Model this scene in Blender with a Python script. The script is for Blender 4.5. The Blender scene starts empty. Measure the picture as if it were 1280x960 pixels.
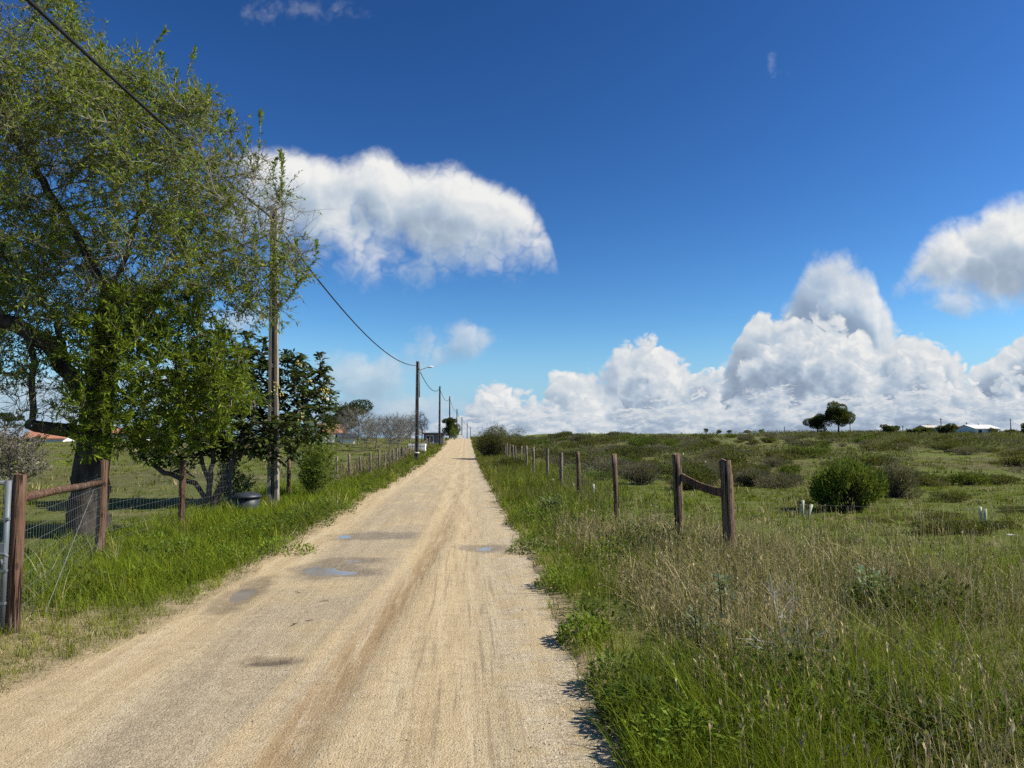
import bpy, math, random
import numpy as np
from mathutils import Vector, Matrix

rng = np.random.default_rng(11)
random.seed(5)
C = bpy.context.scene.collection
SC = bpy.context.scene

# ------------------------------------------------------------------ camera frame
FPX = 900.0
PSI = math.atan(57 / 900)
PITCH = math.atan(66 / 900)
CAMZ = 1.65
Rv = np.array([math.cos(PSI), -math.sin(PSI), 0.0])
Hv = np.array([math.sin(PSI), math.cos(PSI), 0.0])
Fv = Hv * math.cos(PITCH) + np.array([0, 0, math.sin(PITCH)])
Uv = np.cross(Rv, Fv)
CAM = np.array([0, 0, CAMZ])


def P(u, v, d):
    """point of the place seen at photo pixel u, v and d metres away along the ground"""
    q = Fv + (u - 640) / FPX * Rv + (480 - v) / FPX * Uv
    return CAM + q * (d / float(q @ Hv))


# ------------------------------------------------------------------ noise
def _hash(ix, iy, seed):
    h = (ix.astype(np.int64) * 374761393 + iy.astype(np.int64) * 668265263 + seed * 974634777) & 0x7FFFFFFF
    h = ((h ^ (h >> 13)) * 1274126177) & 0x7FFFFFFF
    h = (h ^ (h >> 16)) & 0xFFFFFF
    return h / float(0xFFFFFF)


def vnoise(x, y, seed=0):
    x = np.asarray(x, float); y = np.asarray(y, float)
    ix = np.floor(x); iy = np.floor(y)
    fx = x - ix; fy = y - iy
    fx = fx * fx * (3 - 2 * fx); fy = fy * fy * (3 - 2 * fy)
    ix = ix.astype(np.int64); iy = iy.astype(np.int64)
    a = _hash(ix, iy, seed); b = _hash(ix + 1, iy, seed)
    c = _hash(ix, iy + 1, seed); d = _hash(ix + 1, iy + 1, seed)
    return (a * (1 - fx) + b * fx) * (1 - fy) + (c * (1 - fx) + d * fx) * fy


def fbm(x, y, seed=0, octv=3):
    s = 0; a = 0.5; t = 0
    for k in range(octv):
        s = s + a * vnoise(np.asarray(x) * 2 ** k, np.asarray(y) * 2 ** k, seed + k * 17); t += a; a *= 0.5
    return s / t


def sstep(a, b, x):
    t = np.clip((np.asarray(x, float) - a) / (b - a), 0, 1)
    return t * t * (3 - 2 * t)


# ------------------------------------------------------------------ terrain
_ty = np.arange(-80, 4000, 2.0)


def _tab(pts):
    z = np.interp(_ty, [p[0] for p in pts], [p[1] for p in pts])
    k = np.hanning(13); k /= k.sum()
    zp = np.pad(z, 6, mode='edge')
    return np.convolve(zp, k, mode='valid')


ROAD_T = _tab([(-80, 0), (20, 0), (36, -.08), (52, -.08), (70, .16), (88, .52), (108, 1.06), (124, 1.36), (134, 1.33), (160, .6), (196, -.1), (232, -1), (268, -1.9), (400, -4), (4000, -10)])
RIGHT_T = _tab([(-80, 0), (20, 0), (50, .12), (90, .55), (130, 1.2), (200, 2.2), (255, 2.75), (300, 2.6), (500, 1.0), (900, -4), (4000, -20)])
LEFT_T = _tab([(-80, 0), (16, 0), (30, .1), (60, .7), (90, 1.2), (130, 1.5), (200, 1.4), (500, -1), (4000, -20)])
# shallow basins that hold water or damp: x, y, half width, half length, depth
BASINS = [(-1.75, 9.35, .30, .50, .020), (-1.45, 9.05, .32, .22, .018), (-1.52, 9.9, .30, .22, .018), (-2.36, 7.9, .16, .70, .030), (.28, 10.9, .30, .28, .018),
          (-1.5, 12.3, .55, .34, .016), (-1.45, 5.55, .22, .11, .030)]


def road_z(x, y):
    x = np.asarray(x, float); y = np.asarray(y, float)
    z = np.interp(y, _ty, ROAD_T)
    tx = np.interp(y, [0, 3.7, 6.9, 11, 16, 30], [-1.12, -.97, -.73, -.46, -.36, -.36])
    z = z - .014 * np.exp(-((x - tx) / .16) ** 2) + .006 * np.exp(-((np.abs(x - tx) - .30) / .08) ** 2) - .010 * np.exp(-((x + 2.05) / .2) ** 2) - .010 * np.exp(-((x - .1) / .3) ** 2) + .01 * np.exp(-((x + .3) / .3) ** 2)
    z = z + .012 * (fbm(x * 1.3, y * .8, 3) - .5) + .006 * (vnoise(x * 6, y * 5, 9) - .5)
    for bx, by, rx, ry, dp in BASINS:
        g = np.exp(-((x - bx) / rx) ** 2 - ((y - by) / ry) ** 2)
        z = z - dp * g * (.55 + .9 * fbm(x * 4.5, y * 3.2, 15))
    return z


def edge_r(y):
    return .80 + .16 * (fbm(np.asarray(y) * .9, 3.3, 21) - .5) + .05 * (vnoise(np.asarray(y) * 4, 1.1, 22) - .5)


def edge_l(y):
    y = np.asarray(y)
    return -2.52 - .45 * (1 - sstep(3.5, 7.5, y)) + .28 * (fbm(y * .7, 7.7, 31) - .5) + .08 * (vnoise(y * 4, 2.1, 32) - .5)


def ground_z(x, y):
    x = np.asarray(x, float); y = np.asarray(y, float)
    zr = np.interp(y, _ty, ROAD_T)
    wr = sstep(3, 30, x); wl = sstep(-4.5, -22, x) if False else sstep(4.5, 22, -x)
    z = zr * (1 - wr) * (1 - wl) + np.interp(y, _ty, RIGHT_T) * wr * (1 - wl) + np.interp(y, _ty, LEFT_T) * wl
    er = edge_r(y); el = edge_l(y)
    out = np.maximum(x - er, el - x)                      # > 0 off the road
    off = sstep(-.02, .6, out)
    z = z + off * (.05 * (fbm(x * 1.7, y * 1.7, 5) - .4) + .16 * (fbm(x * .22, y * .22, 6) - .5) * sstep(3, 14, np.abs(x + .9)))
    z = z + .05 * sstep(.3, 1.6, x - er) * (1 - sstep(4, 9, x)) - .03 * sstep(.5, 2.0, el - x) * (1 - sstep(4, 9, -x))
    z = z + sstep(-.10, .10, out) * .075 - .055 + .06 * (fbm(x * 2.2, y * 2.2, 8) - .5) * sstep(-.35, .05, out) + .03 * (vnoise(x * 9, y * 9, 18) - .5) * sstep(-.3, .05, out)
    return z


def gp(u, v):
    """ground point seen at photo pixel u, v"""
    q = Fv + (u - 640) / FPX * Rv + (480 - v) / FPX * Uv
    q = q / float(q @ Hv)
    ds = np.concatenate([np.arange(2, 60, .02), np.arange(60, 400, .25)])
    pts = CAM[None] + ds[:, None] * q[None]
    below = pts[:, 2] <= ground_z(pts[:, 0], pts[:, 1])
    i = int(np.argmax(below)) if below.any() else len(ds) - 1
    p = pts[i]
    return np.array([p[0], p[1], float(ground_z(p[0], p[1]))]), float(ds[i])


def onground(u, d):
    p = P(u, 546, d)
    return np.array([p[0], p[1], float(ground_z(p[0], p[1]))])


# ------------------------------------------------------------------ object helpers
def tag(o, label=None, cat=None, group=None, kind=None):
    if label: o['label'] = label
    if cat: o['category'] = cat
    if group: o['group'] = group
    if kind: o['kind'] = kind
    return o


def empty(name, loc, rz=0.0):
    o = bpy.data.objects.new(name, None)
    C.objects.link(o)
    o.location = tuple(float(v) for v in loc); o.rotation_euler = (0, 0, rz)
    o.empty_display_size = .2
    return o


def link(name, me, mat, parent=None, loc=None):
    o = bpy.data.objects.new(name, me)
    C.objects.link(o)
    if mat is not None and len(me.materials) == 0:
        me.materials.append(mat)
    if parent is not None:
        o.parent = parent
        o.matrix_parent_inverse = Matrix.Identity(4)
    if loc is not None:
        o.location = tuple(float(v) for v in loc)
    return o


def npmesh(name, V, F, col=None, smooth=False):
    """V (n,3), F (m,k) uniform polygons or a list of such arrays; col (n,3) colour of the thing per vertex"""
    Fs = F if isinstance(F, list) else [F]
    Fs = [np.asarray(f, np.int32) for f in Fs if len(f)]
    V = np.asarray(V, np.float32)
    me = bpy.data.meshes.new(name)
    me.vertices.add(len(V)); me.vertices.foreach_set('co', V.ravel())
    loops = np.concatenate([f.ravel() for f in Fs])
    tot = np.concatenate([np.full(len(f), f.shape[1], np.int32) for f in Fs])
    start = np.concatenate([[0], np.cumsum(tot)[:-1]]).astype(np.int32)
    me.loops.add(len(loops)); me.loops.foreach_set('vertex_index', loops)
    me.polygons.add(len(tot)); me.polygons.foreach_set('loop_start', start); me.polygons.foreach_set('loop_total', tot)
    if smooth:
        me.polygons.foreach_set('use_smooth', np.ones(len(tot), bool))
    me.update(calc_edges=True)
    if col is not None:
        a = me.attributes.new('tint', 'FLOAT_COLOR', 'POINT')
        cc = np.ones((len(V), 4), np.float32); cc[:, :3] = col
        a.data.foreach_set('color', cc.ravel())
    return me


class MB:
    """collects solid pieces of one part"""
    def __init__(s): s.V = []; s.F = []; s.n = 0

    def add(s, v, faces):
        s.V += [tuple(map(float, p)) for p in v]
        s.F += [tuple(i + s.n for i in f) for f in faces]
        s.n += len(v)

    def box(s, c, size, rz=0.0, taper=1.0):
        cx, cy, cz = c; x, y, z = size[0] / 2, size[1] / 2, size[2] / 2
        pts = []
        for sz in (-1, 1):
            k = 1.0 if sz < 0 else taper
            for sx, sy in ((-1, -1), (1, -1), (1, 1), (-1, 1)):
                px, py = sx * x * k, sy * y * k
                pts.append((cx + px * math.cos(rz) - py * math.sin(rz), cy + px * math.sin(rz) + py * math.cos(rz), cz + sz * z))
        s.add(pts, [(3, 2, 1, 0), (4, 5, 6, 7), (0, 1, 5, 4), (1, 2, 6, 5), (2, 3, 7, 6), (3, 0, 4, 7)])

    def tube(s, pts, rad, n=8, cap=True, wob=0.0):
        pts = [np.array(p, float) for p in pts]
        rad = [rad] * len(pts) if np.isscalar(rad) else rad
        base = s.n; V = []; F = []
        for i, p in enumerate(pts):
            t = pts[min(i + 1, len(pts) - 1)] - pts[max(i - 1, 0)]
            t = t / (np.linalg.norm(t) + 1e-9)
            a = np.array([0, 0, 1.0]) if abs(t[2]) < .9 else np.array([1.0, 0, 0])
            e1 = np.cross(t, a); e1 /= np.linalg.norm(e1); e2 = np.cross(t, e1)
            for k in range(n):
                an = 2 * math.pi * k / n
                r = rad[i] * (1 + wob * (random.random() - .5))
                V.append(p + r * (math.cos(an) * e1 + math.sin(an) * e2))
        for i in range(len(pts) - 1):
            for k in range(n):
                a = i * n + k; b = i * n + (k + 1) % n
                F.append((a, b, b + n, a + n))
        if cap:
            F.append(tuple(range(n - 1, -1, -1))); F.append(tuple((len(pts) - 1) * n + k for k in range(n)))
        s.add(V, F)

    def mesh(s, name, smooth=False):
        me = bpy.data.meshes.new(name)
        me.from_pydata(s.V, [], s.F); me.update()
        if smooth:
            for p in me.polygons: p.use_smooth = len(p.vertices) <= 4
        import bmesh
        b = bmesh.new(); b.from_mesh(me); bmesh.ops.recalc_face_normals(b, faces=b.faces); b.to_mesh(me); b.free()
        return me

    def build(s, name, mat, parent=None, smooth=False, loc=None):
        return link(name, s.mesh(name, smooth), mat, parent, loc)


# ------------------------------------------------------------------ node helpers
class N:
    def __init__(s, tree): s.t = tree; s.n = tree.nodes; s.l = tree.links

    def new(s, typ, **kw):
        nd = s.n.new(typ)
        for k, v in kw.items(): setattr(nd, k, v)
        return nd

    def put(s, sock, val):
        if val is None: return
        if isinstance(val, bpy.types.NodeSocket): s.l.new(val, sock)
        elif isinstance(val, (tuple, list)) and len(val) == 3 and sock.type == 'RGBA': sock.default_value = (*val, 1)
        else: sock.default_value = val

    def m(s, op, a, b=None, c=None, clamp=False):
        nd = s.new('ShaderNodeMath', operation=op); nd.use_clamp = clamp
        for i, x in enumerate((a, b, c)): s.put(nd.inputs[i], x)
        return nd.outputs[0]

    def vm(s, op, a, b=None, out=0):
        nd = s.new('ShaderNodeVectorMath', operation=op)
        s.put(nd.inputs[0], a)
        if op == 'SCALE': s.put(nd.inputs['Scale'], b)
        else: s.put(nd.inputs[1], b)
        return nd.outputs[out]

    def noise(s, vec, scale, detail=3, rough=.5, dist=0.0, dim='3D', color=False):
        nd = s.new('ShaderNodeTexNoise', noise_dimensions=dim)
        s.put(nd.inputs['Vector'], vec); s.put(nd.inputs['Scale'], scale); s.put(nd.inputs['Detail'], detail)
        s.put(nd.inputs['Roughness'], rough); s.put(nd.inputs['Distortion'], dist)
        return nd.outputs[1 if color else 0]

    def voro(s, vec, scale, feature='F1', dim='3D', detail=0, rand=1.0, smooth=None):
        nd = s.new('ShaderNodeTexVoronoi', feature=feature, voronoi_dimensions=dim)
        s.put(nd.inputs['Vector'], vec); s.put(nd.inputs['Scale'], scale)
        if 'Detail' in nd.inputs: s.put(nd.inputs['Detail'], detail)
        if smooth is not None and 'Smoothness' in nd.inputs: s.put(nd.inputs['Smoothness'], smooth)
        return nd

    def ss(s, x, a, b):
        nd = s.new('ShaderNodeMapRange', interpolation_type='SMOOTHSTEP')
        s.put(nd.inputs[0], x); s.put(nd.inputs[1], a); s.put(nd.inputs[2], b)
        return nd.outputs[0]

    def mix(s, f, a, b, blend='MIX'):
        nd = s.new('ShaderNodeMix', data_type='RGBA', blend_type=blend)
        s.put(nd.inputs[0], f); s.put(nd.inputs[6], a); s.put(nd.inputs[7], b)
        return nd.outputs[2]

    def ramp(s, f, stops):
        nd = s.new('ShaderNodeValToRGB')
        cr = nd.color_ramp
        while len(cr.elements) < len(stops): cr.elements.new(.5)
        for e, (p, c) in zip(cr.elements, stops):
            e.position = p; e.color = (*c, 1) if len(c) == 3 else c
        s.put(nd.inputs[0], f)
        return nd.outputs[0]

    def curve(s, x, pts, lo, hi):
        """float curve over x in lo..hi, values as given (normalised inside)"""
        vs = [p[1] for p in pts]; v0, v1 = min(vs), max(vs) + 1e-6
        nd = s.new('ShaderNodeFloatCurve')
        t = s.m('DIVIDE', s.m('SUBTRACT', x, lo), hi - lo, clamp=True)
        s.put(nd.inputs['Value'], t)
        cu = nd.mapping.curves[0]
        pp = [((p[0] - lo) / (hi - lo), (p[1] - v0) / (v1 - v0)) for p in pts]
        while len(cu.points) < len(pp): cu.points.new(.5, .5)
        for q, (a, b) in zip(cu.points, pp): q.location = (a, b); q.handle_type = 'AUTO'
        nd.mapping.use_clip = False
        nd.mapping.update()
        return s.m('MULTIPLY_ADD', nd.outputs[0], v1 - v0, v0)

    def bump(s, h, strength=.5, dist=.02, normal=None):
        nd = s.new('ShaderNodeBump')
        s.put(nd.inputs['Height'], h); s.put(nd.inputs['Strength'], strength); s.put(nd.inputs['Distance'], dist)
        if normal is not None: s.put(nd.inputs['Normal'], normal)
        return nd.outputs[0]


def material(name):
    m = bpy.data.materials.new(name); m.use_nodes = True
    m.node_tree.nodes.clear()
    return m, N(m.node_tree)


def out(n, shader):
    o = n.new('ShaderNodeOutputMaterial'); n.l.new(shader, o.inputs['Surface'])


def pbsdf(n, color, rough=.7, spec=.3, metal=0.0, normal=None):
    b = n.new('ShaderNodeBsdfPrincipled')
    n.put(b.inputs['Base Color'], color); n.put(b.inputs['Roughness'], rough); n.put(b.inputs['Metallic'], metal)
    n.put(b.inputs['Specular IOR Level'], spec)
    if normal is not None: n.put(b.inputs['Normal'], normal)
    return b.outputs[0]


def objvec(n): return n.new('ShaderNodeTexCoord').outputs['Object']
def posvec(n): return n.new('ShaderNodeNewGeometry').outputs['Position']


def mat_leaf(name, trans=.36, rough=.6, spec=.10):
    m, n = material(name)
    a = n.new('ShaderNodeAttribute', attribute_name='tint')
    b = pbsdf(n, a.outputs['Color'], rough, spec)
    t = n.new('ShaderNodeBsdfTranslucent')
    n.put(t.inputs['Color'], n.mix(.45, a.outputs['Color'], (.24, .27, .03)))
    mx = n.new('ShaderNodeMixShader'); mx.inputs[0].default_value = trans
    n.l.new(b, mx.inputs[1]); n.l.new(t.outputs[0], mx.inputs[2])
    out(n, mx.outputs[0])
    return m


def mat_tint(name, rough=.8, spec=.15):
    m, n = material(name)
    a = n.new('ShaderNodeAttribute', attribute_name='tint')
    v = objvec(n)
    col = n.mix(n.noise(v, 18, 3), a.outputs['Color'], n.mix(.35, a.outputs['Color'], (.02, .018, .015)))
    out(n, pbsdf(n, col, rough, spec))
    return m


def mat_noise(name, c1, c2, scale=20, stretch=(1, 1, 1), rough=.8, spec=.2, metal=0.0, bump=.3, bdist=.01, detail=4):
    m, n = material(name)
    v = n.vm('MULTIPLY', objvec(n), stretch)
    f = n.noise(v, scale, detail, .6)
    col = n.ramp(f, [(.3, c1), (.7, c2)])
    out(n, pbsdf(n, col, rough, spec, metal, n.bump(f, bump, bdist) if bump else None))
    return m


def mat_plain(name, c, rough=.7, spec=.25, metal=0.0):
    return mat_noise(name, tuple(x * .85 for x in c), tuple(min(1, x * 1.12) for x in c), 9, rough=rough, spec=spec, metal=metal, bump=.05)


def mat_wood(name, c1, c2, dark):
    m, n = material(name)
    v = objvec(n)
    g = n.noise(n.vm('MULTIPLY', v, (30, 30, 2.2)), 1.6, 4, .65)
    blot = n.noise(v, 3.5, 3)
    crack = n.noise(n.vm('MULTIPLY', v, (60, 60, 1.5)), 1.0, 2)
    col = n.ramp(g, [(.3, c1), (.7, c2)])
    col = n.mix(n.ss(blot, .5, .8), col, dark)
    col = n.mix(n.m('MULTIPLY', n.ss(n.noise(n.vm('MULTIPLY', v, (7, 7, 1.6)), 1.0, 4, .7), .52, .66), .55), col, (.22, .19, .155))
    knot = n.voro(n.vm('MULTIPLY', v, (1, 1, .45)), 9).outputs['Distance']
    col = n.mix(n.m('MULTIPLY', n.m('SUBTRACT', 1.0, n.ss(knot, .10, .2)), .7), col, tuple(x * .35 for x in dark))
    col = n.mix(n.ss(crack, .56, .62), col, tuple(x * .22 for x in dark))
    h = n.m('SUBTRACT', g, n.m('MULTIPLY', n.ss(crack, .55, .64), 1.6))
    out(n, pbsdf(n, col, .85, .15, 0, n.bump(h, .9, .012)))
    return m


M = {}
M['post'] = mat_wood('weathered post wood', (.115, .074, .046), (.25, .165, .105), (.085, .065, .050))
M['redpost'] = mat_wood('treated reddish post wood', (.085, .047, .030), (.170, .098, .062), (.06, .04, .030))
M['greypost'] = mat_wood('grey stake wood', (.17, .13, .095), (.30, .24, .18), (.12, .10, .08))
M['concrete'] = mat_noise('pole concrete', (.18, .155, .12), (.34, .295, .235), 5, (1, 1, .6), .9, .15, 0, .4, .01)
M['darkpole'] = mat_noise('old creosoted pole', (.05, .042, .035), (.16, .14, .12), 3, (1, 1, .35), .9, .15, 0, .3, .01)
M['cable'] = mat_plain('black cable rubber', (.018, .018, .02), .6)
M['wire'] = mat_plain('galvanised fence wire', (.22, .22, .205), .6, .3, .2)
M['galv'] = mat_noise('galvanised tube', (.095, .11, .115), (.17, .19, .20), 7, (1, 1, .5), .55, .4, .1, .05)
M['bark'] = mat_noise('dark tree bark', (.025, .02, .016), (.085, .07, .055), 9, (1, 1, .35), .95, .1, 0, .9, .03)
M['twig'] = mat_tint('twig bark')
M['leaf'] = mat_leaf('leaf')
M['glossleaf'] = mat_leaf('glossy leaf', .15, .34, .5)
M['grass'] = mat_leaf('grass blade', .36, .7, .05)
M['drygrass'] = mat_leaf('dry grass straw', .18, .8, .05)
M['white'] = mat_plain('white render', (.72, .71, .68), .8)
M['cream'] = mat_plain('cream render', (.55, .50, .42), .85)
M['tile'] = mat_noise('terracotta roof tiles', (.30, .12, .07), (.48, .23, .14), 6, (1, 5, 1), .9, .1, 0, .3)
M['greyroof'] = mat_plain('dark sheet roof', (.05, .055, .065), .6)
M['greywall'] = mat_plain('grey block wall', (.16, .15, .145), .9)
M['glass'] = mat_plain('dark window glass', (.03, .035, .04), .1, .5)
M['bin'] = mat_noise('dark grey plastic', (.018, .021, .028), (.038, .043, .055), 6, rough=.5, spec=.45, bump=.1)
M['guard'] = mat_leaf('pale plastic tube', .5, .45, .3)
M['stick'] = mat_tint('dead stick')
M['stone'] = mat_tint('pebble', .9, .15)


# ------------------------------------------------------------------ grass generator
def blades(base, h, w, az, lean, curl, face, col, tipcol=None, segs=3):
    """tapered curved blades. base (n,3) ; az direction of the lean"""
    n = len(base)
    V = np.zeros((n, (segs + 1) * 2, 3), np.float32)
    dx, dy = np.cos(az), np.sin(az)
    wx, wy = np.cos(face), np.sin(face)
    for i in range(segs + 1):
        t = i / segs
        hor = h * (lean * t + curl * t * t)
        ver = h * t * np.sqrt(np.clip(1 - (lean * .6 + curl * .55 * t) ** 2, .08, 1))
        cx = base[:, 0] + dx * hor; cy = base[:, 1] + dy * hor; cz = base[:, 2] + ver
        ww = w * (1 - t) ** .7 * .5 if i < segs else w * .04
        V[:, 2 * i, 0] = cx - wx * ww; V[:, 2 * i, 1] = cy - wy * ww; V[:, 2 * i, 2] = cz
        V[:, 2 * i + 1, 0] = cx + wx * ww; V[:, 2 * i + 1, 1] = cy + wy * ww; V[:, 2 * i + 1, 2] = cz
    k = (segs + 1) * 2
    F = np.array([[2 * i, 2 * i + 1, 2 * i + 3, 2 * i + 2] for i in range(segs)], np.int32)
    FF = (np.arange(n, dtype=np.int32)[:, None, None] * k + F[None]).reshape(-1, 4)
    cc = np.repeat(col[:, None, :], k, axis=1)
    if tipcol is not None:
        for i in range(segs + 1):
            t = (i / segs) ** 1.5
            cc[:, 2 * i:2 * i + 2, :] = (col * (1 - t) + tipcol * t)[:, None, :]
    return V.reshape(-1, 3), FF, cc.reshape(-1, 3)


def join(parts):
    V = []; F = []; Cc = []; n = 0
    for v, f, c in parts:
        V.append(v); F.append(f + n); Cc.append(c); n += len(v)
    return np.concatenate(V), np.concatenate(F), np.concatenate(Cc)


def scatter(n, d0, d1, a0, a1, power=1.7):
    """points on the ground around the view: azimuth a (degrees right of the road), distance d, density ~ d^-power"""
    q = 2 - power
    r = rng.random(n)
    d = (d0 ** q + r * (d1 ** q - d0 ** q)) ** (1 / q) if abs(q) > 1e-3 else d0 * (d1 / d0) ** r
    a = np.radians(a0 + (a1 - a0) * rng.random(n))
    return d * np.sin(a), d * np.cos(a), d


def lay(x, y, lift=-.02): return np.stack([x, y, ground_z(x, y) + lift], 1)


def pick(pal, n, jit=.25):
    pal = np.array(pal); c = pal[rng.integers(0, len(pal), n)]
    return c * (1 + jit * (rng.random((n, 1)) - .5) * 2) * (1 + .12 * (rng.random((n, 3)) - .5))


GREEN = [(.135, .178, .014), (.110, .150, .012), (.165, .200, .018), (.205, .218, .022), (.095, .122, .015)]
LUSH = [(.145, .205, .012), (.175, .230, .015), (.12, .178, .012), (.21, .250, .019)]
DRY = [(.42, .335, .165), (.33, .265, .13), (.52, .43, .235), (.27, .215, .11), (.38, .33, .20)]
OLIVE = [(.095, .105, .024), (.12, .125, .032), (.075, .082, .023), (.135, .130, .042)]
REDDISH = [(.19, .125, .065), (.15, .105, .055), (.23, .165, .09)]


def build_grass():
    wind = math.radians(200)
    # --- right verge and field -----------------------------------------------------------
    parts_g = []; parts_d = []

    def band(n, d0, d1, a0, a1, mask, hfun, wbase, pal, dest, tip=None, power=1.7, lean=.25, curl=.45, segs=3, clump=.07, k=16, wk=.00085, wvar=.5):
        """tussocks of k blades each: every tussock has its own tone, height and lean"""
        nc = n // k
        x, y, d = scatter(nc, d0, d1, a0, a1, power)
        keep = rng.random(nc) < mask(x, y)
        x, y, d = x[keep], y[keep], d[keep]; nc = len(x)
        ch = .55 + .75 * rng.random(nc) ** 1.2; caz = rng.random(nc) * 6.283; ct = rng.integers(0, len(pal), nc); cb = .72 + .56 * rng.random(nc)
        sz = clump * (1 + d * .03) * (.6 + .8 * rng.random(nc))
        I = np.repeat(np.arange(nc), k); m = len(I)
        a = rng.random(m) * 6.283; r = np.abs(rng.normal(0, 1, m))
        X = x[I] + np.cos(a) * r * sz[I]; Y = y[I] + np.sin(a) * r * sz[I]
        kp = (X > edge_r(Y) - .03) | (X < edge_l(Y) + .03)
        X, Y, I, a, r = X[kp], Y[kp], I[kp], a[kp], r[kp]; m = len(X)
        h = hfun(X, Y) * ch[I] * (.55 + .7 * rng.random(m)) * (1.1 - .18 * np.clip(r, 0, 2))
        w = np.maximum(wbase, wk * d[I]) * (.6 + .8 * rng.random(m))
        az = np.where(rng.random(m) < .55, a, np.where(rng.random(m) < .4, wind + rng.normal(0, .8, m), rng.random(m) * 6.283))
        P_ = np.array(pal); cI = np.where(rng.random(m) < .6, ct[I], rng.integers(0, len(pal), m))
        col = P_[cI] * (cb[I] * (.75 + .5 * rng.random(m)))[:, None] * (1 + .12 * (rng.random((m, 3)) - .5))
        tc = pick(tip, m) if tip is not None else None
        ln = np.clip(lean * (.3 + .9 * r / 1.5) * rng.random(m) * 1.6, 0, 1.1); cu = np.clip(curl * (rng.random(m) ** 1.3) * 1.5, 0, 1.2)
        dest.append(blades(lay(X, Y), h, w, az, ln, cu, rng.random(m) * math.pi, col, tc, segs))

    R = lambda x, y: sstep(-.02, .12, x - edge_r(y) - .02)
    dryz = lambda x, y: (sstep(.44, .60, fbm(x * .55, y * .45, 41) + .13 * np.exp(-((x - 2.6) / 1.3) ** 2 - ((y - 7.8) / 3.2) ** 2) + .08 * np.exp(-((x - 3.4) / .9) ** 2 - ((y - 3.9) / .8) ** 2) + .11 * np.exp(-((x - 1.8) / .6) ** 2 - ((y - 4.8) / 1.3) ** 2))
                         * sstep(1.1, 1.9, x) * (1 - sstep(-1.2, 1.2, y - (14.0 - 4.6 * sstep(3.0, 4.6, x)) + 1.5 * (fbm(x * .8, y * .8, 45) - .5)))
                         * (1 - .85 * np.exp(-((y - 5.8) / .75) ** 2) * sstep(2.5, 3.1, x)))
    tall = lambda x, y: np.clip(sstep(1.2, 2.6, x) * (1 - sstep(6, 9, x)) * (1 - sstep(9, 13, y)), 0, 1)
    # short green turf
    band(190000, 2.2, 34, -6, 66, lambda x, y: R(x, y) * (1 - .78 * dryz(x, y)) * (.35 + .65 * sstep(.3, .55, fbm(x * .8, y * .8, 44))), lambda x, y: (.10 + .18 * fbm(x * .5, y * .5, 43)) * (1 - .55 * sstep(7.5, 10, y + .4 * (x - 4)) * sstep(2.8, 4.2, x)), .0045, GREEN + LUSH[:2], parts_g)
    # long lush green blades along the verge
    band(78000, 2.2, 26, -4, 62, lambda x, y: R(x, y) * (1 - .7 * dryz(x, y)) * sstep(.45, .66, fbm(x * .7 + 5, y * .5, 47)) * (1 - sstep(3.8, 6.5, x + .0 * y) * sstep(8, 12, y)), lambda x, y: .30 + .22 * fbm(x, y, 48) * sstep(.9, 1.6, x), .006, LUSH + GREEN[:2], parts_g, lean=.35, curl=.7)
    # tall dry stalks
    band(150000, 2.4, 22, 4, 64, lambda x, y: R(x, y) * sstep(1.2, 1.8, x) * dryz(x, y), lambda x, y: .20 + .20 * tall(x, y), .0035, DRY + DRY + OLIVE + GREEN[:2], parts_d, lean=.5, curl=.8)
    band(34000, 2.4, 26, 0, 64, lambda x, y: R(x, y) * sstep(1.0, 1.3, x) * .55, lambda x, y: .18 + .2 * tall(x, y), .003, DRY + REDDISH + OLIVE, parts_d, lean=.5, curl=.8)
    # dead brown litter low at the road edge
    band(50000, 2.2, 40, -8, 30, lambda x, y: sstep(-.10, .0, x - edge_r(y)) * (1 - sstep(.15, .45, x - edge_r(y))), lambda x, y: .07 + 0 * x, .004, REDDISH + DRY[:2] + OLIVE, parts_d, lean=.8, curl=.9, segs=2)
    # field further off
    band(130000, 14, 90, -2, 58, lambda x, y: sstep(2.0, 3.0, x) * (.25 + .75 * sstep(.35, .6, fbm(x * .25, y * .2, 51))), lambda x, y: .06 + .09 * fbm(x * .3, y * .3, 52), .009, GREEN + OLIVE[:2] + [(.18, .185, .04)], parts_g, power=1.5, segs=2)
    band(26000, 12, 80, -2, 52, lambda x, y: sstep(1.5, 2.5, x) * sstep(.45, .7, fbm(x * .22, y * .22, 61)), lambda x, y: .15 + .10 * fbm(x, y, 2), .007, DRY[:3] + REDDISH[:1] + OLIVE + OLIVE, parts_d, power=1.4, segs=2, clump=.12)
    band(60000, 30, 150, -2, 3.5, lambda x, y: R(x, y) * (1 - sstep(3.4, 5, x)), lambda x, y: .25 + .2 * fbm(x, y * .4, 53), .012, OLIVE + GREEN[:2] + REDDISH[:1], parts_g, power=1.2, segs=2)
    band(60000, 17, 60, -1, 12, lambda x, y: R(x, y) * (1 - sstep(3.4, 5, x)), lambda x, y: .22 + .25 * fbm(x, y * .6, 54), .008, GREEN + OLIVE + DRY[1:2], parts_g, power=1.4, segs=2)
    v, f, c = join(parts_g)
    tag(link('field_grass', npmesh('field_grass', v, f, c), M['grass']), 'green grass on the right verge and in the field beyond the right fence', 'grass', kind='stuff')
    # seed heads on thin stalks
    x, y, d = scatter(9000, 2.8, 18, 2, 50, 1.6)
    kp = rng.random(len(x)) < R(x, y) * sstep(1.0, 1.6, x) * (.25 + .75 * dryz(x, y)); x, y, d = x[kp], y[kp], d[kp]; m = len(x)
    b0 = lay(x, y); hh = (.26 + .26 * rng.random(m)) * (.7 + .3 * tall(x, y)); an = rng.random(m) * 6.283; ln = .25 * rng.random(m)
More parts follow.
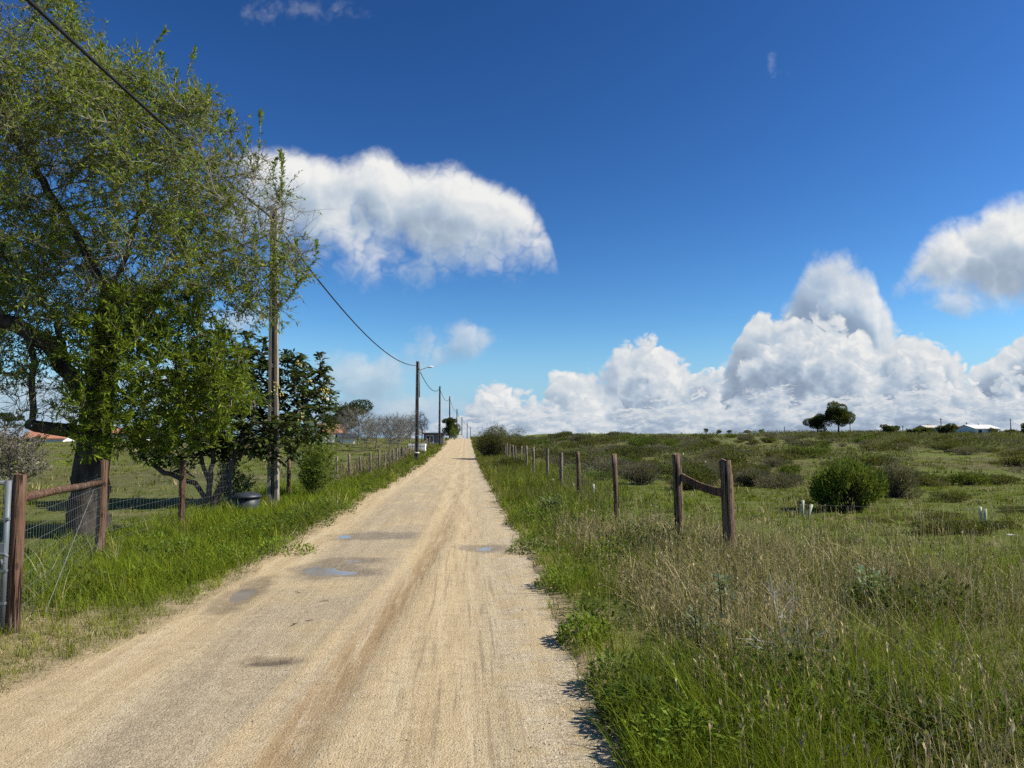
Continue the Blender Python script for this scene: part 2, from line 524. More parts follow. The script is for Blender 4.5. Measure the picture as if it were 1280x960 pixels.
    t0 = b0 + np.stack([np.cos(an) * ln * hh, np.sin(an) * ln * hh, hh], 1)
    cs = pick(DRY, m)
    parts_d.append(seg_tubes(b0, t0, np.full(m, .0011) * np.maximum(1, d / 6), np.full(m, .0008) * np.maximum(1, d / 6), 3, cs))
    for q in range(5):
        dd = (t0 - b0) / hh[:, None] + randdir(m) * .5
        l = .018 + .022 * rng.random(m)
        parts_d.append(leaf_quads(t0 - (t0 - b0) * (.025 * q), dd, randdir(m), l, l * .34, cs * .9))
    v, f, c = join(parts_d)
    tag(link('dry_grass', npmesh('dry_grass', v, f, c), M['drygrass']), 'tall dry tan grass around the two thick posts on the right', 'grass', kind='stuff')

    # --- left verge ----------------------------------------------------------------------
    parts_g = []; parts_d = []
    L = lambda x, y: sstep(-.02, .25, edge_l(y) - x)
    shoulder = lambda x, y: (1 - sstep(6.3, 7.6, y + .45 * (x + 3.2)))          # bare trodden strip in front of the gate
    dense = lambda x, y: L(x, y) * (1 - shoulder(x, y)) * sstep(.02, .45, edge_l(y) - x + .25 * (fbm(x * 2, y * 2, 73) - .5)) * (1 - sstep(5.4, 6.4, -x))
    band(230000, 5.0, 30, -52, -3, lambda x, y: dense(x, y), lambda x, y: (.10 + .20 * fbm(x * .6, y * .6, 71)) * (.45 + .65 * sstep(.1, 1.3, edge_l(y) - x)), .0045, LUSH + GREEN, parts_g, curl=.6, power=1.5)
    band(50000, 5.5, 26, -50, -5, lambda x, y: dense(x, y) * sstep(.45, .6, fbm(x * .9, y * .9, 75)), lambda x, y: .20 + .18 * fbm(x, y, 74), .005, LUSH, parts_g, lean=.35, curl=.7)
    band(110000, 3.0, 14, -60, -14, lambda x, y: L(x, y) * shoulder(x, y) * sstep(.34, .56, fbm(x * .9, y * .9 + 4, 77)), lambda x, y: .06 + .06 * fbm(x, y, 78), .004, [(.24, .235, .06), (.19, .21, .04), (.29, .25, .10)] + GREEN[2:4], parts_g, segs=2)
    band(90000, 3.0, 12, -60, -12, lambda x, y: sstep(-.1, .1, edge_l(y) - x) * shoulder(x, y) * .8, lambda x, y: .055 + 0 * x, .003, DRY, parts_d, lean=1.0, curl=.8, segs=2)
    band(16000, 6, 40, -40, -2, lambda x, y: sstep(-.05, .05, edge_l(y) - x) * (1 - sstep(.3, .7, edge_l(y) - x)), lambda x, y: .06 + 0 * x, .005, DRY + OLIVE, parts_d, lean=.8, curl=.8, segs=2)
    band(4500, 6, 20, -48, -8, lambda x, y: dense(x, y) * .6, lambda x, y: .32 + 0 * x, .003, DRY + OLIVE + GREEN[2:4], parts_d, lean=.35, curl=.5)
    band(60000, 22, 140, -16, -1.5, lambda x, y: L(x, y) * (1 - sstep(5.2, 6.5, -x)), lambda x, y: .20 + .16 * fbm(x, y * .5, 79), .010, GREEN + OLIVE[:2] + [(.14, .16, .04)], parts_g, power=1.3, segs=2)
    band(20000, 24, 90, -12, -2, lambda x, y: sstep(3.9, 4.4, -x) * (1 - sstep(5.5, 7, -x)), lambda x, y: .40 + .1 * fbm(x, y, 3), .012, OLIVE + DRY[:2] + REDDISH, parts_d, power=1.3, segs=2)
    # behind the left fence
    band(100000, 8, 110, -58, -4, lambda x, y: sstep(5.2, 5.8, -x) * (.3 + .7 * sstep(.35, .6, fbm(x * .3, y * .3, 81))), lambda x, y: .07 + .11 * fbm(x * .4, y * .4, 82), .008, GREEN + [(.18, .18, .045), (.21, .19, .065)] + OLIVE[:1], parts_g, power=1.35, segs=2)
    band(16000, 10, 90, -55, -5, lambda x, y: sstep(5.4, 6.2, -x) * sstep(.5, .7, fbm(x * .25, y * .25, 83)), lambda x, y: .25 + 0 * x, .008, DRY + OLIVE, parts_d, power=1.3, segs=2)
    v, f, c = join(parts_g)
    tag(link('verge_grass', npmesh('verge_grass', v, f, c), M['grass']), 'lush green grass on the left verge and in the meadow behind the left fence', 'grass', kind='stuff')
    v, f, c = join(parts_d)
    tag(link('straw', npmesh('straw', v, f, c), M['drygrass']), 'dry straw on the left shoulder in front of the gate', 'grass', kind='stuff')


# ------------------------------------------------------------------ leaves / tubes in bulk
def leaf_quads(p, d, nrm, l, w, col):
    d = d / (np.linalg.norm(d, axis=1, keepdims=True) + 1e-9)
    s = np.cross(d, nrm); s /= (np.linalg.norm(s, axis=1, keepdims=True) + 1e-9)
    nn = np.cross(s, d)
    l = l[:, None]; w = w[:, None]
    a = p; b = p + d * l * .45 + s * w * .5 + nn * w * .12; c = p + d * l; e = p + d * l * .45 - s * w * .5 + nn * w * .12
    V = np.stack([a, b, c, e], 1).reshape(-1, 3)
    F = np.arange(len(p) * 4, dtype=np.int32).reshape(-1, 4)
    return V, F, np.repeat(col, 4, axis=0)


def seg_tubes(A, B, ra, rb, n=5, col=None):
    """a tapered n-sided tube for every segment A->B"""
    t = B - A; L = np.linalg.norm(t, axis=1, keepdims=True) + 1e-9; t = t / L
    ref = np.where(np.abs(t[:, 2:3]) < .9, np.array([[0, 0, 1.0]]), np.array([[1.0, 0, 0]]))
    e1 = np.cross(t, ref); e1 /= np.linalg.norm(e1, axis=1, keepdims=True) + 1e-9
    e2 = np.cross(t, e1)
    an = np.arange(n) * 2 * math.pi / n
    ring = np.cos(an)[None, :, None] * e1[:, None] + np.sin(an)[None, :, None] * e2[:, None]
    V = np.concatenate([A[:, None] + ring * ra[:, None, None], (B + t * rb[:, None] * .3)[:, None] + ring * rb[:, None, None]], 1).reshape(-1, 3)
    f = np.array([[k, (k + 1) % n, n + (k + 1) % n, n + k] for k in range(n)], np.int32)
    F = (np.arange(len(A), dtype=np.int32)[:, None, None] * 2 * n + f[None]).reshape(-1, 4)
    cc = np.repeat(col, 2 * n, axis=0) if col is not None else np.full((len(V), 3), .1)
    return V, F, cc


def randdir(n):
    v = rng.normal(0, 1, (n, 3)); return v / np.linalg.norm(v, axis=1, keepdims=True)


def ell_points(ells, n, shell=0.0):
    """points in a union of ellipsoids given as (centre, radii)"""
    vol = np.array([r[0] * r[1] * r[2] for c, r in ells]); k = rng.choice(len(ells), n, p=vol / vol.sum())
    c = np.array([e[0] for e in ells])[k]; r = np.array([e[1] for e in ells])[k]
    rad = rng.random((n, 1)) ** (1 / 3)
    rad = shell + (1 - shell) * rad
    return c + randdir(n) * rad * r


def colonize(attr, nodes, parents, D=.22, di=1.6, dk=.34, iters=90, up=.04):
    nodes = [np.array(p, float) for p in nodes]; parents = list(parents)
    near = np.full(len(attr), 1e9); nid = np.zeros(len(attr), int); alive = np.ones(len(attr), bool)

    def upd(lo):
        arr = np.array(nodes[lo:])
        if len(arr) == 0: return
        for s in range(0, len(arr), 400):
            blk = arr[s:s + 400]
            dd = np.linalg.norm(attr[:, None] - blk[None], axis=2)
            j = dd.argmin(1); m = dd[np.arange(len(attr)), j]
            b = m < near
            near[b] = m[b]; nid[b] = lo + s + j[b]
    upd(0)
    for it in range(iters):
        act = alive & (near < di)
        if not act.any(): break
        lo = len(nodes)
        ids = nid[act]; dirs = attr[act] - np.array(nodes)[ids]
        dirs /= np.linalg.norm(dirs, axis=1, keepdims=True) + 1e-9
        uniq, inv = np.unique(ids, return_inverse=True)
        s = np.zeros((len(uniq), 3)); np.add.at(s, inv, dirs)
        s /= np.linalg.norm(s, axis=1, keepdims=True) + 1e-9
        s += rng.normal(0, .16, s.shape); s[:, 2] += up
        s /= np.linalg.norm(s, axis=1, keepdims=True) + 1e-9
        for u, q in zip(uniq, s):
            nodes.append(nodes[u] + q * D); parents.append(int(u))
        upd(lo)
        alive &= near > dk
        if len(nodes) > 6000: break
    return np.array(nodes), np.array(parents)


def radii(nodes, parents, tip=.006, e=2.3):
    n = len(nodes); acc = np.zeros(n); child = np.zeros(n, bool)
    child[parents[parents >= 0]] = True
    acc[~child] = tip ** e
    for i in range(n - 1, 0, -1):
        if parents[i] >= 0: acc[parents[i]] += acc[i]
    return acc ** (1 / e), ~child


def polyline(pts, step=.2, jit=.02):
    o = [np.array(pts[0], float)]
    for a, b in zip(pts[:-1], pts[1:]):
        a = np.array(a, float); b = np.array(b, float); k = max(1, int(np.linalg.norm(b - a) / step))
        for i in range(1, k + 1): o.append(a + (b - a) * i / k + rng.normal(0, jit, 3))
    return o


def skeleton(chains):
    """chains: list of point lists; each later chain joins the nearest node of the earlier ones"""
    nodes = []; par = []
    for ch in chains:
        if nodes:
            q = np.array(nodes); j = int(np.linalg.norm(q - ch[0], axis=1).argmin())
        else: j = -1
        for p in ch:
            nodes.append(np.array(p)); par.append(j); j = len(nodes) - 1
    return nodes, par


def twigs(P0, D0, n_each, lmin, lmax, spread, up, col, leaf=None, r0=.004, segs=3, droop=0.0):
    """curved twigs from points P0 heading along D0. returns tubes and the leaf seats along them"""
    P0 = np.repeat(P0, n_each, axis=0); D0 = np.repeat(D0, n_each, axis=0); n = len(P0)
    d = D0 * (1 - spread) + randdir(n) * spread; d[:, 2] += up
    d /= np.linalg.norm(d, axis=1, keepdims=True) + 1e-9
    L = lmin + (lmax - lmin) * rng.random(n)
    A = P0; parts = []; seats = []; sdir = []
    cc = pick(col, n, .3)
    for s in range(segs):
        d2 = d + rng.normal(0, .16, d.shape); d2[:, 2] += -droop
        d2 /= np.linalg.norm(d2, axis=1, keepdims=True)
        B = A + d2 * (L / segs)[:, None]
        ra = np.full(n, r0 * (1 - s / segs * .7)); rb = np.full(n, r0 * (1 - (s + 1) / segs * .7))
        parts.append(seg_tubes(A, B, ra, rb, 3, cc))
        seats.append((A, B)); sdir.append(d2)
        A = B; d = d2
    return join(parts), seats, sdir


def leaves_on(seats, sdir, per, l0, l1, ratio, pal, frac=1.0, angle=.8):
    Ps = []; Ds = []
    for (A, B), d in zip(seats, sdir):
        for k in range(per):
            keep = rng.random(len(A)) < frac
            t = rng.random((keep.sum(), 1))
            Ps.append(A[keep] + (B[keep] - A[keep]) * t)
            q = d[keep] + randdir(keep.sum()) * angle
            Ds.append(q)
    p = np.concatenate(Ps); q = np.concatenate(Ds); n = len(p)
    l = l0 + (l1 - l0) * rng.random(n)
    return leaf_quads(p, q, randdir(n), l, l * ratio * (.8 + .4 * rng.random(n)), pick(pal, n, .3))


def rel(V, base): return np.asarray(V) - np.asarray(base)[None]


def px_ell(u, v, d, ru, rv, rd):
    return (P(u, v, d), (ru * d / FPX, rd, rv * d / FPX))


# ------------------------------------------------------------------ the big tree on the left
def big_tree():
    base, _ = P(112, 668, 12.0), 0
    base[2] = float(ground_z(base[0], base[1]))
    root = empty('almond_tree', base)
    tag(root, 'big twiggy tree with narrow leaves and dark trunk behind the left fence by the gate', 'tree')
    D = 12.0
    tr = polyline([base - [0, 0, .15], P(114, 600, 12), P(118, 545, 12), P(125, 490, 12), P(132, 430, 12), P(140, 360, 12.1)], .16)
    l1 = polyline([P(118, 520, 12), P(88, 468, 12), P(60, 430, 11.9), P(20, 405, 11.8), P(-50, 396, 11.8)], .18)
    l2 = polyline([P(114, 548, 12), P(88, 537, 11.8), P(45, 533, 11.7), P(38, 529, 11.7)], .18, .012)
    l3 = polyline([P(40, 531, 11.7), P(43, 490, 11.7), P(40, 450, 11.7), P(36, 405, 11.7)], .18)
    l4 = polyline([P(132, 440, 12), P(165, 390, 12.2), P(215, 345, 12.4), P(275, 315, 12.6), P(320, 300, 12.7)], .18)
    l5 = polyline([P(140, 370, 12.1), P(105, 310, 12.3), P(60, 240, 12.4), P(20, 170, 12.3), P(-10, 90, 12.2)], .18)
    l6 = polyline([P(140, 360, 12.1), P(165, 300, 12), P(185, 220, 12), P(200, 140, 12)], .18)
    l7 = polyline([P(165, 395, 12.2), P(230, 300, 13), P(265, 230, 13)], .18)
    l8 = polyline([P(88, 468, 12), P(70, 400, 13), P(30, 340, 13.4), P(-20, 300, 13.6)], .18)
    nodes, par = skeleton([tr, l1, l2, l3, l4, l5, l6, l7, l8])
    ells = [px_ell(120, 205, 12.4, 160, 130, 2.0), px_ell(10, 110, 12.2, 120, 165, 2.2), px_ell(222, 235, 12.4, 110, 130, 1.7),
            px_ell(305, 285, 12.6, 62, 85, 1.0), px_ell(200, 320, 12.2, 150, 75, 1.5), px_ell(40, 350, 12.5, 90, 75, 1.6), px_ell(150, 390, 12.1, 100, 50, 1.2), px_ell(345, 320, 12.7, 45, 45, .7),
            px_ell(-90, 260, 12.5, 130, 220, 2.2), px_ell(325, 225, 12.7, 30, 45, .6)]
    attr = ell_points(ells, 3300)
    hole = fbm(attr[:, 0] * .8 + 9, attr[:, 2] * .8, 97, 2); attr = attr[hole > .29]
    low = ell_points([px_ell(35, 455, 11.9, 52, 60, .7), px_ell(-60, 440, 12, 60, 60, 1.0), px_ell(60, 430, 11.9, 45, 45, .7), px_ell(70, 505, 11.7, 45, 40, .5)], 620)
    right = ell_points([px_ell(322, 300, 12.6, 68, 85, 1.0), px_ell(285, 355, 12.5, 85, 48, .9), px_ell(365, 325, 12.7, 30, 40, .5)], 420)
    attr = np.concatenate([attr, low, right])
    nodes, par = colonize(attr, nodes, par, D=.20, di=2.2, dk=.30, iters=80)
    rad, tip = radii(nodes, par, .0062, 2.22)
    # trunk heavier
    nt = len(tr)
    for i in range(nt): rad[i] = max(rad[i], .31 * (1 - .45 * i / nt) + (.06 * max(0, 1 - i / 4.0)))
    for i in range(nt, nt + len(l1)): rad[i] = max(rad[i], .13)
    for i in range(nt + len(l1), nt + len(l1) + len(l2)): rad[i] = max(rad[i], .125 - .05 * (i - nt - len(l1)) / len(l2))
    k = nt + len(l1) + len(l2)
    for i in range(k, k + len(l3)): rad[i] = max(rad[i], .05)
    idx = np.arange(1, len(nodes)); pa = par[1:]
    A = nodes[pa]; B = nodes[idx]
    rb = rad[idx]; ra = np.minimum(rad[pa], rb * 1.35)
    big = rb > .035
    v, f, c = seg_tubes(A[big], B[big], ra[big], rb[big], 9, pick([(.1, .1, .1)], int(big.sum())))
    link('trunk', npmesh('trunk', rel(v, base), f, c, True), M['bark'], root)
    dirs = B - A; dirs /= np.linalg.norm(dirs, axis=1, keepdims=True) + 1e-9
    sm = ~big
    BR = [(.22, .19, .145), (.28, .245, .19), (.16, .135, .105), (.36, .32, .26)]
    parts = [seg_tubes(A[sm], B[sm], ra[sm], rb[sm], 4, pick(BR, int(sm.sum())))]
    cand = np.where((rb < .022))[0]
    src = np.concatenate([cand[rng.random(len(cand)) < .95], cand[rng.random(len(cand)) < .55]])
    tw, seats, sd = twigs(B[src], dirs[src], 3, .22, .68, .60, .12, BR, r0=.0052)
    parts.append(tw)
    # second order twigs
    A2 = np.concatenate([s[1] for s in seats[:2]]); D2 = np.concatenate(sd[:2])
    s2 = rng.random(len(A2)) < .75
    tw2, seats2, sd2 = twigs(A2[s2], D2[s2], 1, .12, .38, .65, .06, BR, r0=.0036, segs=2)
    parts.append(tw2)
    # upright leafy shoots breaking the top of the crown
    tops = [(200, 40, 12.0), (206, 75, 12), (240, 72, 12.1), (222, 95, 12), (283, 140, 12.4), (262, 118, 12.3), (326, 150, 12.6), (345, 205, 12.7), (365, 205, 12.7), (150, 90, 12), (300, 190, 12.5), (100, 20, 12), (240, 130, 12.2), (180, 95, 12), (372, 300, 12.8), (395, 310, 12.8), (385, 345, 12.8), (340, 330, 12.6), (130, 60, 12.2), (350, 190, 12.7), (270, 160, 12.3), (310, 165, 12.5)]
    sh = []
    for (u, v_, d) in tops:
        tipp = P(u, v_, d) + rng.normal(0, .05, 3)
        j = int(np.linalg.norm(nodes - (tipp - np.array([0, 0, .6])), axis=1).argmin())
        sh.append((nodes[j], tipp + rng.normal(0, .03, 3) + np.array([0, 0, .10])))
    SA = np.array([s[0] for s in sh]); SB = np.array([s[1] for s in sh])
    mid = (SA + SB) / 2 + rng.normal(0, .06, SA.shape)
    c0 = pick(BR, len(SA))
    parts.append(seg_tubes(SA, mid, np.full(len(SA), .009), np.full(len(SA), .006), 4, c0))
    parts.append(seg_tubes(mid, SB, np.full(len(SA), .006), np.full(len(SA), .003), 4, c0))
    v, f, c = join(parts)
    link('branches', npmesh('branches', rel(v, base), f, c), M['twig'], root)
    # leaves
    PAL = [(.150, .215, .018), (.185, .245, .022), (.12, .180, .018), (.22, .268, .032), (.27, .28, .05), (.13, .17, .028)]
    lv = []
    dens = lambda q: sstep(.30, .62, fbm(q[:, 0] * .9 + 3, q[:, 2] * .9, 91))
    for (ss_, dd_, per, fr) in ((seats, sd, 5, .85), (seats2, sd2, 6, .9)):
        for (a, b), d in zip(ss_, dd_):
            m = rng.random(len(a)) < (.07 + .93 * dens((a + b) / 2))
            if m.any(): lv.append(leaves_on([(a[m], b[m])], [d[m]], per, .055, .10, .25, PAL, fr, .85))
    up = [(mid, SB), (SA, mid), (mid * .5 + SB * .5, SB)]
    ud = [SB - mid, mid - SA, SB - mid]
    up = [u for u in up for _ in range(2)]; ud = [u / np.linalg.norm(u, axis=1, keepdims=True) for u in ud for _ in range(2)]
    lv.append(leaves_on(up, ud, 16, .06, .11, .28, PAL[:4], 1.0, .9))
    v, f, c = join(lv)
    link('crown', npmesh('crown', rel(v, base), f, c), M['leaf'], root)
    # bright green regrowth low on the right of the trunk
    e2 = [px_ell(228, 462, 12.2, 88, 72, .8), px_ell(150, 440, 11.5, 66, 80, .6), px_ell(122, 515, 11.4, 52, 55, .5), px_ell(190, 395, 12.0, 80, 50, .7), px_ell(262, 495, 12.6, 62, 52, .7), px_ell(215, 545, 12.4, 45, 25, .5), px_ell(185, 530, 12.0, 50, 40, .5)]
    a2 = ell_points(e2, 1700)
    n2, p2 = skeleton([polyline([P(118, 560, 11.95), P(128, 520, 11.9), P(140, 470, 11.8), P(150, 430, 11.8)], .15), polyline([P(125, 520, 11.9), P(170, 490, 12.1), P(220, 470, 12.3), P(265, 455, 12.4)], .15)])
    n2, p2 = colonize(a2, n2, p2, D=.13, di=1.3, dk=.19, iters=60)
    r2, t2 = radii(n2, p2, .0035, 2.3)
    i2 = np.arange(1, len(n2)); A = n2[p2[1:]]; B = n2[i2]; dd = B - A; dd /= np.linalg.norm(dd, axis=1, keepdims=True) + 1e-9
    tw, seats, sd = twigs(B, dd, 2, .16, .42, .55, .16, [(.09, .11, .05), (.12, .10, .07)], r0=.003)
    v, f, c = join([seg_tubes(A, B, r2[p2[1:]].clip(0, .03), r2[i2].clip(0, .03), 4, pick(BR, len(A))), tw])
    link('regrowth_stems', npmesh('regrowth_stems', rel(v, base), f, c), M['twig'], root)
    BRT = [(.135, .195, .015), (.17, .230, .018), (.105, .155, .014), (.21, .255, .025), (.085, .125, .014)]
    v, f, c = leaves_on(seats, sd, 8, .08, .14, .19, BRT, .9, .8)
    o = link('regrowth_leaves', npmesh('regrowth_leaves', rel(v, base), f, c), M['leaf'], root)
    o['label'] = 'bright green leafy regrowth low on the crown'


def loquat():
    d0 = 16.6
    base = onground(262, d0)
    root = empty('loquat_tree', base)
    tag(root, 'dark broad-leaved fruit tree with yellow fruit clusters and several stems, beside the concrete utility pole', 'tree')
    b = base
    ch = [polyline([b - [0, 0, .1], P(258, 628, d0), P(243, 605, d0), P(205, 590, d0), P(172, 566, d0)], .15, .015),
          polyline([b + [0.05, 0, .0], P(262, 620, d0), P(266, 570, d0), P(268, 520, d0)], .15, .015),
          polyline([b + [0.08, 0, .0], P(275, 612, d0), P(296, 565, d0), P(318, 520, d0 + .2)], .15, .015),
          polyline([P(262, 610, d0), P(250, 560, d0), P(238, 520, d0 - .3)], .15, .015),
          polyline([P(290, 575, d0), P(330, 545, d0 + .6), P(372, 520, d0 + .6)], .15, .015)]
    nodes, par = skeleton(ch)
    ells = [px_ell(322, 500, d0 + 1.5, 84, 72, .9), px_ell(374, 495, d0 + 1.6, 46, 62, .8), px_ell(388, 510, d0 + 1.3, 32, 52, .7), px_ell(265, 520, d0 + .4, 78, 62, 1.1), px_ell(205, 550, d0, 50, 42, .9), px_ell(290, 448, d0 + .8, 52, 42, .8), px_ell(356, 548, d0 - .1, 58, 32, .6)]
    attr = ell_points(ells, 2000)
    nodes, par = colonize(attr, nodes, par, D=.15, di=1.6, dk=.24, iters=60)
    rad, tip = radii(nodes, par, .010, 2.25)
    for i in range(len(ch[0]) + len(ch[1]) + len(ch[2])): rad[i] = max(rad[i], .055)
    idx = np.arange(1, len(nodes)); pa = par[1:]; ok = pa >= 0
    A = nodes[pa[ok]]; B = nodes[idx[ok]]; rb = rad[idx[ok]]; ra = np.minimum(rad[pa[ok]], rb * 1.3)
    v, f, c = seg_tubes(A, B, ra, rb, 7, pick([(.075, .062, .05), (.10, .085, .07)], len(A)))
    link('trunk', npmesh('trunk', rel(v, base), f, c, True), M['twig'], root)
    dirs = B - A; dirs /= np.linalg.norm(dirs, axis=1, keepdims=True) + 1e-9
    tips = np.where(rb < .030)[0]
    PAL = [(.034, .056, .015), (.045, .072, .018), (.027, .045, .013), (.07, .095, .024), (.11, .13, .045)]
    Ps, Ds, Ns = [], [], []
    for i in tips:
        k = 14 if tip[idx[ok][i]] else 6
        for j in range(k):
            an = random.random() * 6.283; el = random.uniform(-.35, .75)
            q = np.array([math.cos(an) * math.cos(el), math.sin(an) * math.cos(el), math.sin(el)]) + dirs[i] * .35
            Ps.append(B[i] + rng.normal(0, .035, 3)); Ds.append(q); Ns.append(np.array([0, 0, 1.0]) + rng.normal(0, .3, 3))
    Pn = np.array(Ps); Dn = np.array(Ds); Nn = np.array(Ns); n = len(Pn)
    l = .17 + .15 * rng.random(n)
    Dn /= np.linalg.norm(Dn, axis=1, keepdims=True)
    col = pick(PAL, n, .3)
    v1 = leaf_quads(Pn, Dn, Nn, l * .62, l * .36, col)
    D2 = Dn.copy(); D2[:, 2] -= .55
    v2 = leaf_quads(Pn + Dn * (l * .35)[:, None], D2, Nn, l * .62, l * .32, col)
    v, f, c = join([v1, v2])
    link('crown', npmesh('crown', rel(v, base), f, c), M['glossleaf'], root)
    # fruit clusters and pale new leaves
    fr = [P(u, v_, d) for (u, v_, d) in ((343, 487, 15.7), (350, 492, 15.7), (407, 490, 16.3), (402, 494, 16.3), (376, 524, 15.7), (374, 456, 16.0), (296, 412, 16.3), (345, 482, 15.7), (225, 520, 15.6), (240, 535, 15.6), (388, 476, 16.2), (408, 487, 16.2))]
    base_f = np.array([[0, 1, 2], [0, 2, 3], [0, 3, 4], [0, 4, 1], [5, 2, 1], [5, 3, 2], [5, 4, 3], [5, 1, 4]])
    for q in fr:
        fv = []
        for k in range(7):
            ctr = q + rng.normal(0, .045, 3); r = .018 + .008 * random.random()
            fv.append(np.array([(0, 0, r * 1.2), (r, 0, 0), (0, r, 0), (-r, 0, 0), (0, -r, 0), (0, 0, -r * 1.2)]) + ctr)
        V = np.concatenate(fv); F = (np.arange(7)[:, None, None] * 6 + base_f[None]).reshape(-1, 3)
        col = np.repeat(pick([(.50, .40, .08), (.46, .42, .14), (.52, .46, .2)], 7, .15), 6, axis=0)
        link('fruit_cluster', npmesh('fruit_cluster', rel(V, base), F, col, True), M['stick'], root)


# ------------------------------------------------------------------ bushes
def sprig_bush(n, w, h, pal, stem, llen, ratio, upness, lobes=7, gaps=.25, seed=0, spikes=60):
    """unit bush mesh: many leaf-sized faces through a lumpy volume; width w, height h"""
    lb = []
    for k in range(lobes):
        a = 6.283 * (k + random.random() * .7) / lobes; rr = random.uniform(.1, .62) * w * .5
        lb.append((np.array([math.cos(a) * rr, math.sin(a) * rr, random.uniform(.22, .66) * h]), np.array([w * random.uniform(.14, .32), w * random.uniform(.14, .32), h * random.uniform(.2, .40)])))
    p = ell_points(lb, n, .25)
    p[:, 2] = np.maximum(p[:, 2], .01)
    ctr = np.array([0, 0, h * .12])
    d = p - ctr; d /= np.linalg.norm(d, axis=1, keepdims=True) + 1e-9
    d = d + randdir(n) * .55; d[:, 2] += upness
    # gaps by noise
    g = fbm(p[:, 0] * 4.5 / max(w, .5) + seed, p[:, 1] * 4.5 / max(w, .5) + p[:, 2] * 3, 7 + seed)
    keep = g > gaps
    p, d = p[keep], d[keep]; n = len(p)
    l = llen * (.6 + .8 * rng.random(n))
    col = pick(pal, n, .28)
    lv = leaf_quads(p, d, randdir(n), l, l * ratio, col)
    if spikes:
        ms = spikes; j = rng.integers(0, n, ms)
        top = p[j]; top = top[top[:, 2] > h * .35]; ms = len(top)
        dd = top - ctr; dd /= np.linalg.norm(dd, axis=1, keepdims=True) + 1e-9
        dd = dd * .6 + randdir(ms) * .25; dd[:, 2] += .7
        dd /= np.linalg.norm(dd, axis=1, keepdims=True)
        Ls = h * (.08 + .20 * rng.random(ms))
        kk = 10; t = rng.random((ms * kk, 1))
        pp = np.repeat(top, kk, 0) + np.repeat(dd * Ls[:, None], kk, 0) * t
        l2 = llen * (.6 + .5 * rng.random(ms * kk))
        lv = join([lv, leaf_quads(pp, np.repeat(dd, kk, 0) + randdir(ms * kk) * .6, randdir(ms * kk), l2, l2 * ratio, pick(pal, ms * kk, .28))])
    # inner stems
    m = max(14, n // 40)
    j = rng.integers(0, n, m)
    A = np.stack([rng.normal(0, w * .07, m), rng.normal(0, w * .07, m), np.zeros(m)], 1); B = p[j]
    mid = (A + B) / 2 + rng.normal(0, w * .03, (m, 3)); mid[:, 2] -= .08 * h
    r = np.full(m, .004 + .004 * w)
    cc = pick(stem, m)
    st = join([seg_tubes(A, mid, r, r * .8, 4, cc), seg_tubes(mid, B, r * .8, r * .35, 4, cc)])
    return lv, st


HEATH = [(.060, .068, .020), (.078, .084, .026), (.050, .054, .020), (.095, .092, .034)]
PURP = [(.125, .100, .078), (.155, .125, .098), (.10, .082, .066), (.19, .165, .13), (.075, .064, .05)]
GORSE = [(.080, .130, .018), (.105, .160, .023), (.058, .095, .016), (.13, .18, .03), (.045, .072, .014)]
STEMS = [(.07, .055, .042), (.10, .085, .068)]


def bush_mesh(kind, n, w, h, seed):
    if kind == 'heath': a = sprig_bush(n, w, h, HEATH, STEMS, .07, .32, .55, 8, .34, seed)
    elif kind == 'grey': a = sprig_bush(n, w, h, PURP, STEMS, .10, .12, .45, 8, .30, seed)
    elif kind == 'green': a = sprig_bush(n, w, h, GORSE, STEMS, .085, .26, .9, 13, .36, seed, max(60, n // 60))
    elif kind == 'olive': a = sprig_bush(n, w, h, HEATH + [(.14, .125, .04), (.12, .115, .035), (.15, .105, .05)], STEMS, .08, .28, .6, 11, .36, seed, max(60, n // 60))
    (lv, st) = a
    return npmesh(kind + '_foliage', *lv), npmesh(kind + '_stems', *st)


def put_bush(name, meshes, loc, rz, sc, label, cat, group=None):
    r = empty(name, loc, rz); r.scale = sc
    tag(r, label, cat, group)
    link('foliage', meshes[0], M['leaf'], r)
    link('stems', meshes[1], M['twig'], r)
    return r


def copy_tree(o, parent=None):
    c = o.copy(); C.objects.link(c)
    if parent is not None: c.parent = parent
    for ch in list(o.children): copy_tree(ch, c)
    return c


